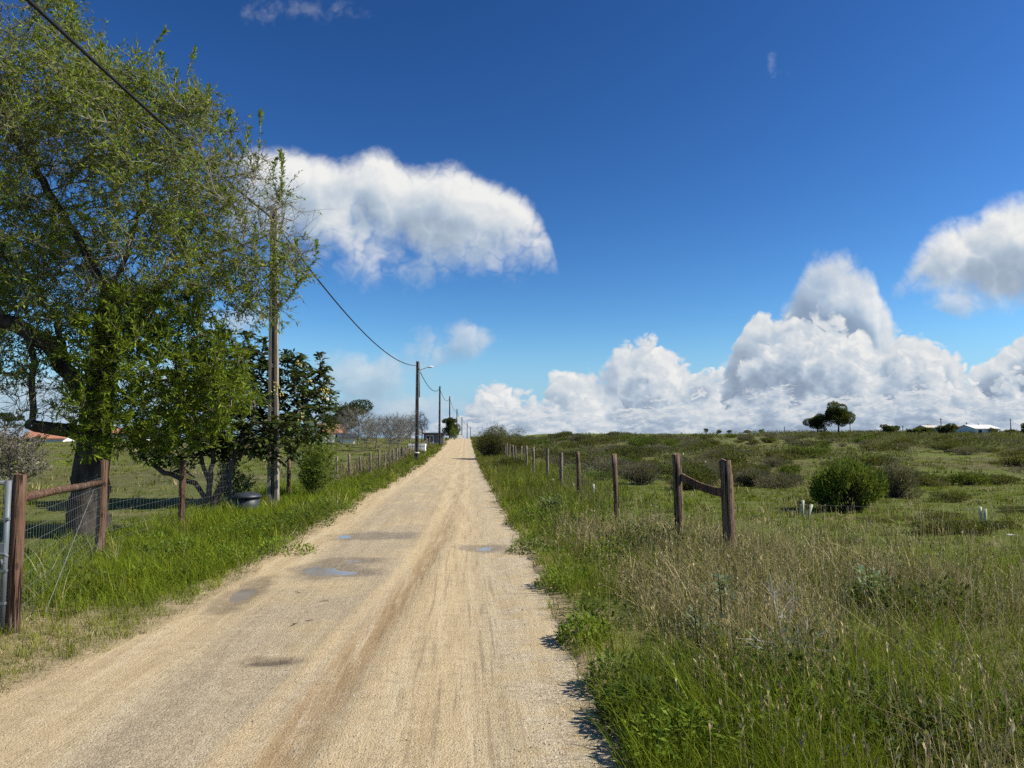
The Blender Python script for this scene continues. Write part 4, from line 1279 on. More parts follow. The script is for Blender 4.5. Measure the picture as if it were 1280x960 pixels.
def gate():
    g0 = onground(14, 6.15)
    root = empty('metal_gate', g0); tag(root, 'galvanised wire mesh gate closing against the wooden post, cut by the left edge', 'gate')
    dirx = -Rv * .98 + Hv * .15
    b = MB(); h = 1.27
    b.tube([(0, 0, .05), (0, 0, h)], .024, 12)
    e = dirx * 1.5
    b.tube([(e[0], e[1], .05), (e[0], e[1], h)], .024, 12)
    b.tube([(0, 0, h - .02), (e[0], e[1], h - .02)], .020, 10); b.tube([(0, 0, .09), (e[0], e[1], .09)], .020, 10)
    b.build('frame', M['galv'], root, True)
    A, B = [], []
    for z in np.arange(.14, h - .03, .10): A.append((0, 0, z)); B.append((e[0], e[1], z))
    for t in np.arange(.03, 1, .035): A.append((e[0] * t, e[1] * t, .09)); B.append((e[0] * t, e[1] * t, h - .02))
    A = np.array(A); B = np.array(B)
    # crimped top edge
    zz = np.arange(0, 1, .02); cr = [np.array([e[0] * t, e[1] * t, h + (.035 if i % 2 else -.015)]) for i, t in enumerate(zz)]
    A = np.concatenate([A, np.array(cr[:-1])]); B = np.concatenate([B, np.array(cr[1:])])
    n = len(A)
    link('mesh_panel', npmesh('mesh_panel', *seg_tubes(A, B, np.full(n, .0028), np.full(n, .0028), 4, np.full((n, 3), .3))), M['galv'], root)
    lt = MB(); lt.box((-.005, -.035, .70), (.05, .03, .10)); lt.tube([(-.06, -.04, .67), (.03, -.05, .66), (.05, -.045, .64)], .011, 8); lt.tube([(.0, -.05, .62), (.012, -.055, .58), (.03, -.05, .60)], .010, 8)
    lt.build('latch', M['galv'], root)
    for z in (.25, .52, .95):
        hb = MB(); hb.box((0, 0, z), (.056, .056, .02)); hb.build('clamp', M['galv'], root)
    # gate hanging post beside the wooden one
    s = empty('gate_post', onground(18.5, 6.25)); tag(s, 'slim galvanised tube post between the mesh gate and the wooden post', 'post')
    p = MB(); p.tube([(0, 0, -.1), (0, 0, 1.24)], .016, 10); p.build('tube', M['galv'], s, True)
    c = MB(); c.tube([(0, 0, 1.24), (0, 0, 1.26)], [.018, .012], 10); c.build('cap', M['galv'], s, True)


# ------------------------------------------------------------------ poles, cables, lamp
def h_pole(loc, h, w0, w1, mat, lean=(0, 0), yaw=0.0, name='utility_pole', label='', group=None, bands=True):
    root = empty(name, loc, yaw); tag(root, label, 'utility pole', group)
    b = MB(); web = MB()
    K = 12
    # two flanges
    for sx in (-1, 1):
        V = []; F = []
        for i in range(K + 1):
            t = i / K; w = w0 + (w1 - w0) * t; z = -.3 + (h + .3) * t
            cx = lean[0] * t; cy = lean[1] * t; fl = w * .30; dp = w * .62
            x0, x1 = (cx + sx * w / 2, cx + sx * (w / 2 - fl))
            for x, y in ((x0, -dp / 2), (x1, -dp / 2), (x1, dp / 2), (x0, dp / 2)): V.append((x, cy + y, z))
        for i in range(K):
            for k in range(4): F.append((i * 4 + k, i * 4 + (k + 1) % 4, i * 4 + 4 + (k + 1) % 4, i * 4 + 4 + k))
        F += [(3, 2, 1, 0), tuple(K * 4 + i for i in range(4))]
        b.add(V, F)
    b.build('flange', M[mat], root)
    # recessed web in panels with open windows between cross pieces
    z = .25
    while z < h - .1:
        t = z / h; w = w0 + (w1 - w0) * t; s = w * .4 - .004
        web.box((lean[0] * t, lean[1] * t, z), (s, w * .55, .10)); z += 1.05
    for i in range(8):
        t0 = (i + .08) / 8; zz = h * (i + .55) / 8; t = zz / h; w = w0 + (w1 - w0) * t
        web.box((lean[0] * t, lean[1] * t + w * .12, zz), (w * .4 - .008, w * .12, h / 8 * .99))
    web.build('web', M[mat], root)
    cp = MB(); cp.box((lean[0], lean[1], h + .03), (w1 * 1.04, w1 * .66, .06)); cp.build('cap', M[mat], root)
    br = MB(); br.tube([(lean[0], lean[1] - w1 * .3, h - .25), (lean[0] + .05, lean[1] - w1 * .6 - .06, h - .22)], .02, 6)
    br.box((lean[0], lean[1] - w1 * .33, h - .25), (w1 * .5, .02, .16)); br.build('cable_clamp', M['cable'], root)
    return root


def sagline(a, b, sag, n=24):
    t = np.linspace(0, 1, n)[:, None]
    p = a + (b - a) * t; p[:, 2] -= (4 * sag * t * (1 - t))[:, 0]
    return p


def poles():
    tops = []
    g = onground(344, 17.3)
    ln = np.array([-.16, 0.0])
    H = 7.25
    h_pole(g, H, .255, .16, 'concrete', tuple(ln), PSI * -1, 'utility_pole', 'tall slotted concrete utility pole beside the dark fruit tree, nearest of the row')
    tops.append(np.array([g[0] + ln[0] - .02, g[1] - .12, g[2] + 7.0]))
    data = [(521, 51, 7.0), (549.3, 88, 7.2), (562, 124, 7.2), (571, 160, 7.2), (577.3, 196, 7.2), (584, 232, 7.2), (588, 268, 7.2)]
    words = ['slim dark pole carrying the street lamp, second of the left row', 'third slim pole of the left row, right of the dead tree', 'fourth pole of the left row, in front of the dark round tree',
             'fifth pole of the row, just beyond the road crest', 'sixth pole of the row, beyond the road crest', 'seventh pole of the row, far beyond the crest', 'farthest small pole of the row, nearest the end of the road']
    for i, (u, d, h) in enumerate(data):
        g = onground(u, d)
        r = h_pole(g, h, .30, .18, 'darkpole', (random.uniform(-.05, .05), 0), 0, 'utility_pole', words[i])
        tops.append(np.array([g[0], g[1] - .12, g[2] + h - .25]))
        if i == 0:
            # street lamp on its bracket
            lr = MB(); t = np.array([.12, 0, h - .55])
            lr.tube([(.12, 0, h - .62), (.30, 0, h - .52), (.55, 0, h - .42), (.74, 0, h - .37)], .022, 8); lr.build('lamp_arm', M['galv'], r, True)
            lh = MB(); lh.tube([(.70, 0, h - .38), (.80, 0, h - .35), (.94, 0, h - .33), (1.06, 0, h - .33), (1.12, 0, h - .35)], [.03, .06, .08, .06, .02], 10)
            lh.build('lamp_head', M['white'], r, True)
            sp = MB(); sp.tube([(.16, 0, h - 2.5), (.16, 0, h + .02)], .035, 8); sp.build('conduit', M['concrete'], r, True)
            sun_dapple = MB(); sun_dapple.tube([(.0, 0, .55), (.0, 0, .62)], .20, 10); sun_dapple.build('band', M['white'], r, True)  # white ring stands in for sun dapples on the dark shaft, no fitting
    prev = np.array([-4.75, -18.0, 6.95])
    names = ['thick black cable crossing the tree at upper left and reaching the concrete pole', 'sagging black cable from the concrete pole to the lamp pole', 'black cable sagging from the lamp pole to the third pole',
             'cable from the third pole to the fourth', 'cable from the fourth pole to the fifth', 'cable from the fifth pole to the sixth', 'cable from the sixth pole to the seventh', 'cable from the seventh pole to the farthest one']
    sags = [.75, .95, .9, .9, .9, .9, .9, .9]
    for i, t in enumerate(tops):
        c = MB(); base = tops[i - 1] if i else prev
        pl = sagline(base - base, t - base, sags[i], 30)
        c.tube(list(pl), .024 if i < 2 else .03, 6)
        tag(c.build('overhead_cable', M['cable'], None, True, base), names[i], 'cable')
    # slim poles on the right horizon
    w = ['thin pole just right of the taller pine on the horizon', 'thin pole above the round tree left of the white house', 'thin pole between the round tree and the rightmost pole, behind the white house', 'rightmost thin pole on the horizon', 'tiny thin pole on the horizon left of the two pines', 'tiny thin pole midway between the pines and the house']
    for i, (u, d, hp) in enumerate(((1063, 215, 15), (1177, 190, 22), (1209, 205, 16), (1264, 205, 20), (981, 260, 9), (1129, 230, 11))):
        g = onground(u, d); r = empty('utility_pole', g); tag(r, w[i], 'utility pole')
        h = hp * d / FPX
        s = MB(); s.tube([(0, 0, -.3), (0, 0, h)], [.14, .10], 7); s.build('shaft', M['darkpole'], r)
        a = MB(); a.box((0, 0, h - .4), (1.0, .1, .1)); a.build('crossarm', M['darkpole'], r)


# ------------------------------------------------------------------ buildings, bin, tubes, twigs
def house(name, u, d, w, dp, h, rh, wall, roof, label, yaw=0.0, dz=0.0, win=((-.25, .5), (.25, .5)), door=0.0, cat='house', flat=False, ridge_x=True, eave=.35):
    g = onground(u, d); g[2] += dz
    r = empty(name, g, yaw); tag(r, label, cat)
    b = MB(); b.box((0, 0, h / 2 - .3), (w, dp, h + .6))
    if not flat:
        if ridge_x: b.add([(-w / 2, -dp / 2, h), (-w / 2, dp / 2, h), (-w / 2, 0, h + rh * .96), (w / 2, -dp / 2, h), (w / 2, dp / 2, h), (w / 2, 0, h + rh * .96)], [(0, 1, 2), (3, 5, 4)])
        else: b.add([(-w / 2, -dp / 2, h), (w / 2, -dp / 2, h), (0, -dp / 2, h + rh * .96), (-w / 2, dp / 2, h), (w / 2, dp / 2, h), (0, dp / 2, h + rh * .96)], [(0, 1, 2), (3, 5, 4)])
    b.build('wall', M[wall], r)
    f = MB()
    if flat: f.box((0, 0, h + .1), (w + eave * 2, dp + eave * 2, .2))
    else:
        X, Y = w / 2 + eave, dp / 2 + eave; k = .12
        if ridge_x: A = [(-X, -Y, h - .12), (X, -Y, h - .12), (X, 0, h + rh), (-X, 0, h + rh), (-X, Y, h - .12), (X, Y, h - .12)]
        else: A = [(-X, -Y, h - .12), (-X, Y, h - .12), (0, Y, h + rh), (0, -Y, h + rh), (X, -Y, h - .12), (X, Y, h - .12)]
        V = A + [(x, y, z + k) for x, y, z in A]
        f.add(V, [(0, 1, 2, 3), (3, 2, 5, 4), (9, 8, 7, 6), (10, 11, 8, 9), (0, 6, 7, 1), (4, 5, 11, 10), (0, 3, 9, 6), (3, 4, 10, 9), (1, 7, 8, 2), (2, 8, 11, 5)])
    f.build('roof', M[roof], r)
    if not flat and cat == 'house':
        c = MB(); c.box((w * .2, dp * .1, h + rh * .95), (.6, .6, 1.0)); c.build('chimney', M[wall], r)
    for (x, z) in win:
        q = MB(); q.box((x * w, -dp / 2 - .01, z * h), (1.0, .06, 1.0)); wd = q.build('window', M['white'] if wall != 'white' else M['greywall'], r)
        q = MB(); q.box((x * w, -dp / 2 - .045, z * h), (.82, .03, .82)); q.build('pane', M['glass'], wd)
    if door is not None:
        q = MB(); q.box((door * w, -dp / 2 - .02, 1.0), (.95, .06, 2.0)); q.build('door', M['redpost'], r)
    return r


def buildings():
    house('house', 411, 92, 2.3, 5, 1.2, 1.0, 'white', 'tile', 'white house with a terracotta gable roof behind the broad-leaved fruit tree', .5, dz=-.2, door=None, win=((.2, .55),), ridge_x=True)
    house('garden_shed', 433, 88, 1.7, 2.0, .9, .4, 'white', 'greyroof', 'small white shed right of the red roofed house', .3, dz=-.2, door=None, win=(), cat='shed', flat=False)
    house('garden_wall_hut', 404, 84, 2.4, 2.0, .9, .3, 'white', 'white', 'low white outbuilding left of the red roofed house', .3, dz=-.2, door=None, win=(), cat='outbuilding', flat=True, eave=.05)
    house('house', 66, 82, 3.9, 5, 1.0, .75, 'white', 'tile', 'long low white house with an orange roof seen under the big tree', .12, dz=-.6, door=None, win=((-.3, .5),))
    house('house', 152, 86, 4.4, 5, 1.3, .5, 'white', 'tile', 'white house glimpsed between the big tree and the fruit tree', -.1, dz=-.4, door=None, win=((.25, .5),))
    house('outbuilding', 522, 72, 1.6, 2.0, .65, .1, 'white', 'white', 'low white outbuilding behind the lamp pole', .0, dz=-.1, door=None, win=(), cat='outbuilding', flat=True, eave=.02)
    house('barn', 543, 96, 2.6, 4, 1.35, .4, 'greywall', 'greyroof', 'grey barn with a dark flat roof left of the third pole', .0, dz=-.1, door=None, win=((-.2, .5),), cat='barn', flat=True, eave=.25)
    house('house', 1222, 195, 6.8, 7, 1.9, .9, 'white', 'white', 'low white house with a pale roof on the right horizon', .05, dz=-.1, door=None, win=((-.3, .55), (.3, .55)))
    house('house', 1205, 204, 4.4, 6, 1.7, .7, 'cream', 'tile', 'house with a reddish tiled roof behind the low white house', .1, dz=0, door=None, win=((0, .5),))
    house('house', 1160, 212, 3.4, 6, 2.0, .6, 'cream', 'cream', 'small cream house left of the round tree on the right horizon', -.1, dz=0, door=None, win=((0, .5),))
    # white car at the far end of the road
    g = onground(574.5, 150); rz = float(np.interp(g[1], _ty, ROAD_T)); g[2] = rz
    r = empty('white_car', g); tag(r, 'tiny white car at the far end of the road, at the crest', 'car')
    prof = [(-.85, .35), (-.88, .8), (-.80, .92), (-.62, 1.40), (-.5, 1.46), (.5, 1.46), (.62, 1.40), (.80, .92), (.88, .8), (.85, .35)]
    b = MB(); L = 3.9
    b.add([(x, -L / 2 * (.96 if z > 1 else 1), z) for x, z in prof] + [(x, L / 2 * (.8 if z > 1 else 1), z) for x, z in prof], [tuple(range(10)), tuple(range(19, 9, -1))] + [(i, (i + 1) % 10, (i + 1) % 10 + 10, i + 10) for i in range(10)])
    b.build('body', M['white'], r)
    b = MB(); b.box((0, -L / 2 * .96 - .01, 1.16), (1.15, .03, .38)); b.build('windscreen', M['glass'], r)
    for sx in (-.72, .72):
        for sy in (-1.2, 1.2):
            b = MB(); b.tube([(sx - .1, sy, .32), (sx + .1, sy, .32)], .32, 14); b.build('wheel', M['cable'], r)


def bin_():
    p = onground(311, 15.6)
    r = empty('plastic_bin', p - np.array([0, 0, .05])); r.scale = (.92, .92, .92); tag(r, 'dark grey round plastic bin with domed lid in grass beside the concrete pole', 'bin')
    b = MB(); b.tube([(0, 0, 0), (0, 0, .22), (0, 0, .46)], [.24, .27, .285], 24); b.build('drum', M['bin'], r, True)
    l = MB(); l.tube([(0, 0, .463), (0, 0, .50), (0, 0, .545), (0, 0, .575), (0, 0, .588)], [.325, .33, .27, .15, .03], 24); l.build('lid', M['bin'], r, True)
    h = MB(); h.tube([(-.33, -.02, .42), (-.34, -.02, .54), (-.2, -.2, .60)], .012, 6); h.build('handle', M['cable'], r)


def guards():
    tubes = [(1003, 647, .34, 0.02, 'straight pale green tree guard tube, left of the pair before the green bush'), (1009, 650, .30, .10, 'tilted pale green tree guard tube, right of the pair before the green bush'),
             (1226, 654, .30, .0, 'left tube of the pale tree guard pair at the far right of the field'), (1231, 655, .28, .03, 'right tube of the pale tree guard pair at the far right of the field'),
             (742, 622, .34, .0, 'white tree guard tube standing between two thin posts left of the leaning post'), (717, 614, .24, .0, 'small white tree guard tube beside the fourth thin post'), (691, 606, .2, 0, 'tiny white tree guard tube at the left of the thin posts'),
             (721, 588, .3, .1, 'white tree guard tube against a thin post top'), (764, 567, .4, 0, 'white tree guard tube far behind the top of the leaning post'), (701, 573, .35, .1, 'white tree guard tube far behind the thin posts'),
             (854, 573, .4, 0, 'white tree guard tube far behind the left thick post'), (882, 585, .38, 0, 'white tree guard tube above the bent rail between the thick posts'), (1153, 606, .35, 0, 'white tree guard tube right of the grey bush'), (925, 578, .35, 0, 'tiny white tree guard tube right above the thicker post'),
             (1156, 604, .3, .08, 'tilted white tree guard tube right of the grey bush')]
    for (u, v, h, ln, lab) in tubes:
        p, d = gp(u, v); b = MB()
        r = .028 if d < 22 else .04
        b.tube([(0, 0, -.02), (ln * .5, 0, h * .5), (ln, 0, h)], r, 12, False)
        o = b.mesh('tree_guard', True)
        a = o.attributes.new('tint', 'FLOAT_COLOR', 'POINT')
        a.data.foreach_set('color', np.tile([.78, .80, .62, 1] if d < 16 else [.78, .80, .74, 1], len(o.vertices)).astype(np.float32))
        sol = link('tree_guard', o, M['guard'], None, p)
        tag(sol, lab, 'tree guard')
        m = sol.modifiers.new('wall', 'SOLIDIFY'); m.thickness = .004


def twigs_on_road():
    labs = ['short dark twig lying on the road right of the left puddle', 'crooked twig lying on the road above the dry pothole', 'thin stick lying flat on the road nearer the middle', 'dark leaf curled at the right road edge by the far puddle', 'thin twig just below the puddles']
    for i, (u, v, l, a) in enumerate(((372, 741, .10, 2.4), (366, 782, .08, 1.1), (386, 777, .08, .4), (641, 671, .10, .9), (405, 752, .09, .2))):
        q = Fv + (u - 640) / FPX * Rv + (480 - v) / FPX * Uv; q = q / float(q @ Hv)
        d = CAMZ / -q[2]; p = CAM + q * d; p[2] = float(road_z(p[0], p[1])) + .008
        b = MB(); c, s = math.cos(a), math.sin(a)
        k1, k2 = random.uniform(-.008, .008), random.uniform(-.006, .006)
        b.tube([(-c * l / 2, -s * l / 2, 0), (s * k1, -c * k1, .003), (c * l / 4 + s * k2, s * l / 4 - c * k2, .003), (c * l / 2, s * l / 2, .001)], [.002, .0035, .003, .0015], 6)
        if i == 1: b.tube([(0, .01, .006), (.03, .05, .006)], [.004, .002], 5)
        me = b.mesh('twig'); at = me.attributes.new('tint', 'FLOAT_COLOR', 'POINT'); at.data.foreach_set('color', np.tile([.07, .05, .035, 1], len(me.vertices)).astype(np.float32))
        tag(link('twig', me, M['stick'], None, p), labs[i], 'twig')


# ------------------------------------------------------------------ ground, road, water
def grid_mesh(name, xs, ys, zf):
    X, Y = np.meshgrid(xs, ys); Z = zf(X, Y)
    V = np.stack([X.ravel(), Y.ravel(), Z.ravel()], 1); nx, ny = len(xs), len(ys)
    i = (np.arange(ny - 1)[:, None] * nx + np.arange(nx - 1)[None]).ravel()
    F = np.stack([i, i + 1, i + nx + 1, i + nx], 1)
    return npmesh(name, V, F, None, True)


def spaced(lo, hi, segs):
    o = [lo]
    for (end, st) in segs:
        while o[-1] < end - 1e-6: o.append(min(end, o[-1] + st))
    return np.array(o)


def mat_ground():
    m, n = material('field soil')
    v = posvec(n)
    big = n.noise(v, .12, 4, .6); mid = n.noise(v, .9, 4, .6); fine = n.noise(v, 14, 4, .7); tiny = n.noise(v, 90, 3, .7)
    green = n.ramp(fine, [(.25, (.055, .075, .014)), (.5, (.105, .130, .024)), (.75, (.17, .18, .045))])
    heath = n.ramp(fine, [(.25, (.055, .055, .022)), (.5, (.10, .095, .036)), (.75, (.17, .15, .07))])
    dry = n.ramp(fine, [(.25, (.14, .11, .06)), (.5, (.25, .20, .11)), (.75, (.37, .30, .18))])
    soil = n.ramp(tiny, [(.3, (.27, .20, .11)), (.7, (.48, .38, .23))])
    sx = n.new('ShaderNodeSeparateXYZ'); n.l.new(v, sx.inputs[0]); x, y = sx.outputs[0], sx.outputs[1]
    col = n.mix(n.m('MULTIPLY', n.ss(big, .40, .58), n.m('ADD', .25, n.m('MULTIPLY', n.ss(y, 16, 34), .75))), green, heath)
    col = n.mix(n.m('MULTIPLY', n.ss(mid, .52, .72), .6), col, dry)
    # the far rise carries a greener crop
    far = n.m('MULTIPLY', n.ss(y, 170, 215), n.m('SUBTRACT', 1.0, n.ss(x, 45, 110)))
    col = n.mix(n.m('MULTIPLY', far, .8), col, n.ramp(mid, [(.3, (.10, .145, .025)), (.7, (.13, .17, .035))]))
    # bare shoulder in front of the gate and at both road edges
    sh = n.m('MULTIPLY', n.m('SUBTRACT', 1.0, n.ss(n.m('ADD', y, n.m('MULTIPLY', x, .45)), 4.9, 6.2)), n.ss(n.m('MULTIPLY', x, -1), 2.0, 2.5))
    sh = n.m('MULTIPLY', sh, n.ss(n.noise(v, 1.6, 4, .65), .26, .54))
    edge = n.m('SUBTRACT', 1.0, n.ss(n.m('ADD', n.m('ABSOLUTE', n.m('ADD', x, .86)), n.m('MULTIPLY', n.m('SUBTRACT', n.noise(v, 3.2, 3, .6), .5), .9)), 1.75, 2.35))
    col = n.mix(n.m('MAXIMUM', sh, edge), col, n.mix(n.m('MULTIPLY', n.ss(fine, .50, .70), .6), soil, dry))
    h = n.m('ADD', fine, n.m('MULTIPLY', tiny, .5))
    out(n, pbsdf(n, col, .95, .08, 0, n.bump(h, .8, .05)))
    return m


def mat_road():
    m, n = material('sandy road surface')
    v = posvec(n)
    sx = n.new('ShaderNodeSeparateXYZ'); n.l.new(v, sx.inputs[0]); x, y = sx.outputs[0], sx.outputs[1]
    streak = n.vm('MULTIPLY', v, (1, .07, 1))
    big = n.noise(v, .55, 4, .6); mid = n.noise(v, 2.4, 4, .65)
    st1 = n.noise(streak, 5, 4, .65); st2 = n.noise(streak, 22, 3, .6)
    grain = n.noise(v, 140, 3, .75); peb = n.voro(v, 85)
    cell = n.new('ShaderNodeSeparateColor'); n.l.new(peb.outputs['Color'], cell.inputs[0])
    cross = n.noise(n.vm('MULTIPLY', v, (.35, 3.5, 1)), 4, 3, .6)
    sand = n.ramp(st1, [(.25, (.37, .275, .145)), (.5, (.50, .385, .215)), (.75, (.60, .485, .30))])
    col = sand
    # pale gravel on the right, asphalt grey showing through on the left
    gravel = n.ramp(cell.outputs[0], [(.0, (.22, .18, .125)), (.45, (.46, .39, .27)), (1, (.70, .61, .45))])
    rightm = n.m('MULTIPLY', n.ss(x, -.25, .65), .75)
    col = n.mix(n.m('MULTIPLY', rightm, n.ss(mid, .35, .6)), col, gravel)
    leftm = n.m('MULTIPLY', n.m('SUBTRACT', 1.0, n.ss(n.m('ABSOLUTE', n.m('ADD', x, 1.42)), .35, .95)), n.ss(big, .30, .56))
    asph = n.ramp(cell.outputs[1], [(.0, (.18, .148, .105)), (.55, (.33, .275, .195)), (1, (.50, .42, .30))])
    fade = n.m('SUBTRACT', 1.0, n.ss(y, 16, 40))
    col = n.mix(n.m('MULTIPLY', n.m('MULTIPLY', leftm, fade), .62), col, asph)
    # wandering damp orange wheel track
    cx = n.curve(y, [(0, -1.12), (3.7, -.97), (6.9, -.73), (11, -.46), (16, -.36), (30, -.36)], 0, 30)
    wob = n.m('MULTIPLY', n.m('SUBTRACT', n.noise(streak, 2.2, 2), .5), .18)
    off = n.m('ABSOLUTE', n.m('SUBTRACT', x, n.m('ADD', cx, wob)))
    core = n.m('SUBTRACT', 1.0, n.ss(off, .06, .20))
    trackn = n.m('MULTIPLY', core, n.ss(n.noise(streak, 9, 3, .6), .32, .55))
    track_c = n.ramp(st2, [(.3, (.27, .165, .07)), (.7, (.40, .27, .13))])
    nearf = n.m('SUBTRACT', 1.0, n.ss(y, 9, 19))
    col = n.mix(n.m('MULTIPLY', n.m('MULTIPLY', trackn, nearf), .85), col, track_c)
    rim = n.m('MULTIPLY', n.m('SUBTRACT', 1.0, n.ss(n.m('ABSOLUTE', n.m('SUBTRACT', off, .27)), .03, .10)), nearf)
    col = n.mix(n.m('MULTIPLY', rim, .45), col, (.58, .43, .23))
    # thin tread lines right of the track
    tl = n.noise(n.vm('MULTIPLY', v, (1, .03, 1)), 26, 2, .5)
    tm = n.m('MULTIPLY', n.m('SUBTRACT', 1.0, n.ss(n.m('ABSOLUTE', n.m('ADD', x, .05)), .25, .5)), n.ss(tl, .56, .66))
    col = n.mix(n.m('MULTIPLY', tm, .55), col, (.24, .18, .105))
    # ripple lines across
    col = n.mix(n.m('MULTIPLY', n.ss(cross, .58, .70), .22), col, (.26, .21, .15))
    # damp ground round the hollows
    damp = None
    for bx, by, rx, ry, dp in BASINS:
        k = 1.7 if by > 6 else 1.35
        q = n.m('ADD', n.m('POWER', n.m('DIVIDE', n.m('ADD', x, -bx), rx * k), 2.0), n.m('POWER', n.m('DIVIDE', n.m('ADD', y, -by), ry * k), 2.0))
        q = n.m('POWER', 2.718, n.m('MULTIPLY', q, -1.0))
        damp = q if damp is None else n.m('MAXIMUM', damp, q)
    damp = n.ss(n.m('ADD', damp, n.m('MULTIPLY', n.m('SUBTRACT', mid, .5), .9)), .30, .75)
    col = n.mix(n.m('MULTIPLY', damp, .58), col, (.16, .12, .075))
    bx, by, rx, ry, dp = BASINS[-1]
    q = n.m('ADD', n.m('POWER', n.m('DIVIDE', n.m('ADD', x, -bx), rx * .9), 2.0), n.m('POWER', n.m('DIVIDE', n.m('ADD', y, -by), ry * .8), 2.0))
    q = n.ss(n.m('ADD', n.m('POWER', 2.718, n.m('MULTIPLY', q, -1.0)), n.m('MULTIPLY', n.m('SUBTRACT', n.noise(v, 11, 3, .7), .5), 1.0)), .35, .75)
    col = n.mix(n.m('MULTIPLY', q, .8), col, (.085, .066, .042))
    # grain
    mott = n.noise(v, 9, 5, .7)
    col = n.mix(n.m('MULTIPLY', n.ss(mott, .52, .68), .34), col, (.20, .155, .095))
    col = n.mix(n.m('MULTIPLY', n.ss(mott, .48, .34), .30), col, (.64, .54, .37))
    g2 = n.noise(v, 55, 3, .7)
    col = n.mix(n.m('MULTIPLY', n.ss(g2, .54, .66), .45), col, (.14, .105, .065))
    col = n.mix(n.m('MULTIPLY', n.ss(grain, .50, .66), .5), col, (.13, .10, .065))
    col = n.mix(n.m('MULTIPLY', n.ss(grain, .50, .30), .35), col, (.66, .57, .43))
    h = n.m('ADD', n.m('ADD', n.m('MULTIPLY', grain, .8), n.m('MULTIPLY', g2, .9)), n.m('MULTIPLY', peb.outputs['Distance'], -.6))
    h = n.m('ADD', h, n.m('MULTIPLY', st2, .8))
    h = n.m('SUBTRACT', h, n.m('MULTIPLY', trackn, .4))
    rough = n.m('SUBTRACT', .95, n.m('MULTIPLY', damp, .45))
    out(n, pbsdf(n, col, rough, .25, 0, n.bump(h, .75, .012)))
    return m


def ground():
    xs = spaced(-900, 1500, [(-200, 50), (-60, 8), (-20, 1.2), (-8, .4), (-3.6, .12), (-2.0, .06), (.4, .4), (1.4, .06), (5, .12), (12, .3), (30, .8), (90, 3), (250, 10), (1500, 60)])
    ys = spaced(-40, 3800, [(0, 4), (2, .3), (12, .12), (24, .25), (50, .6), (120, 1.6), (320, 4), (700, 20), (3800, 150)])
    tag(link('ground', grid_mesh('ground', xs, ys, ground_z), mat_ground()), 'grassy ground and heath field on both sides of the road', 'ground', kind='structure')
    xs = np.concatenate([np.arange(-3.25, 1.06, .045)])
    ys = spaced(-6, 330, [(2, .3), (14, .05), (24, .12), (60, .35), (330, 1.0)])
    tag(link('road', grid_mesh('road', xs, ys, road_z), mat_road()), 'pale sandy gravel lane running straight to the horizon', 'road', kind='structure')
    # water lying in the hollows
    m, n = material('puddle water')
    v = posvec(n)
    out(n, pbsdf(n, n.ramp(n.noise(v, 3, 3), [(.3, (.22, .19, .155)), (.7, (.29, .26, .22))]), .10, .22, 0, n.bump(n.noise(v, 14, 2), .03, .004)))
    lab = ['shallow puddle reflecting sky in the left middle of the road', None, None, 'long narrow puddle along the left road edge', 'thin puddle near the right road edge', 'broad shallow damp puddle farthest along on the left', None]
    groups = [(0, 1, 2), (3,), (4,), (5,)]
    for gi, g in enumerate(groups):
        V, F = [], []
        x0 = min(BASINS[i][0] - BASINS[i][2] * 1.3 for i in g); x1 = max(BASINS[i][0] + BASINS[i][2] * 1.3 for i in g)
        y0 = min(BASINS[i][1] - BASINS[i][3] * 1.3 for i in g); y1 = max(BASINS[i][1] + BASINS[i][3] * 1.3 for i in g)
        xs = np.linspace(x0, x1, 60); ys = np.linspace(y0, y1, 60)
        X, Y = np.meshgrid(xs, ys); Z = road_z(X, Y)
        lev = np.interp((y0 + y1) / 2, _ty, ROAD_T) + np.quantile(Z - np.interp(Y, _ty, ROAD_T), (.16, .15, .09, .06)[gi])
        cx, cy = (x0 + x1) / 2, (y0 + y1) / 2
        pts = [(cx + (x1 - x0) * .5 * math.cos(a) * (1 + .1 * math.sin(5 * a + gi)), cy + (y1 - y0) * .5 * math.sin(a) * (1 + .1 * math.sin(3 * a)), lev) for a in np.linspace(0, 6.283, 48, endpoint=False)]
        b = MB(); b.add(pts, [tuple(range(48))])
        o = b.build('puddle', m); tag(o, lab[g[0]], 'puddle', kind='structure')


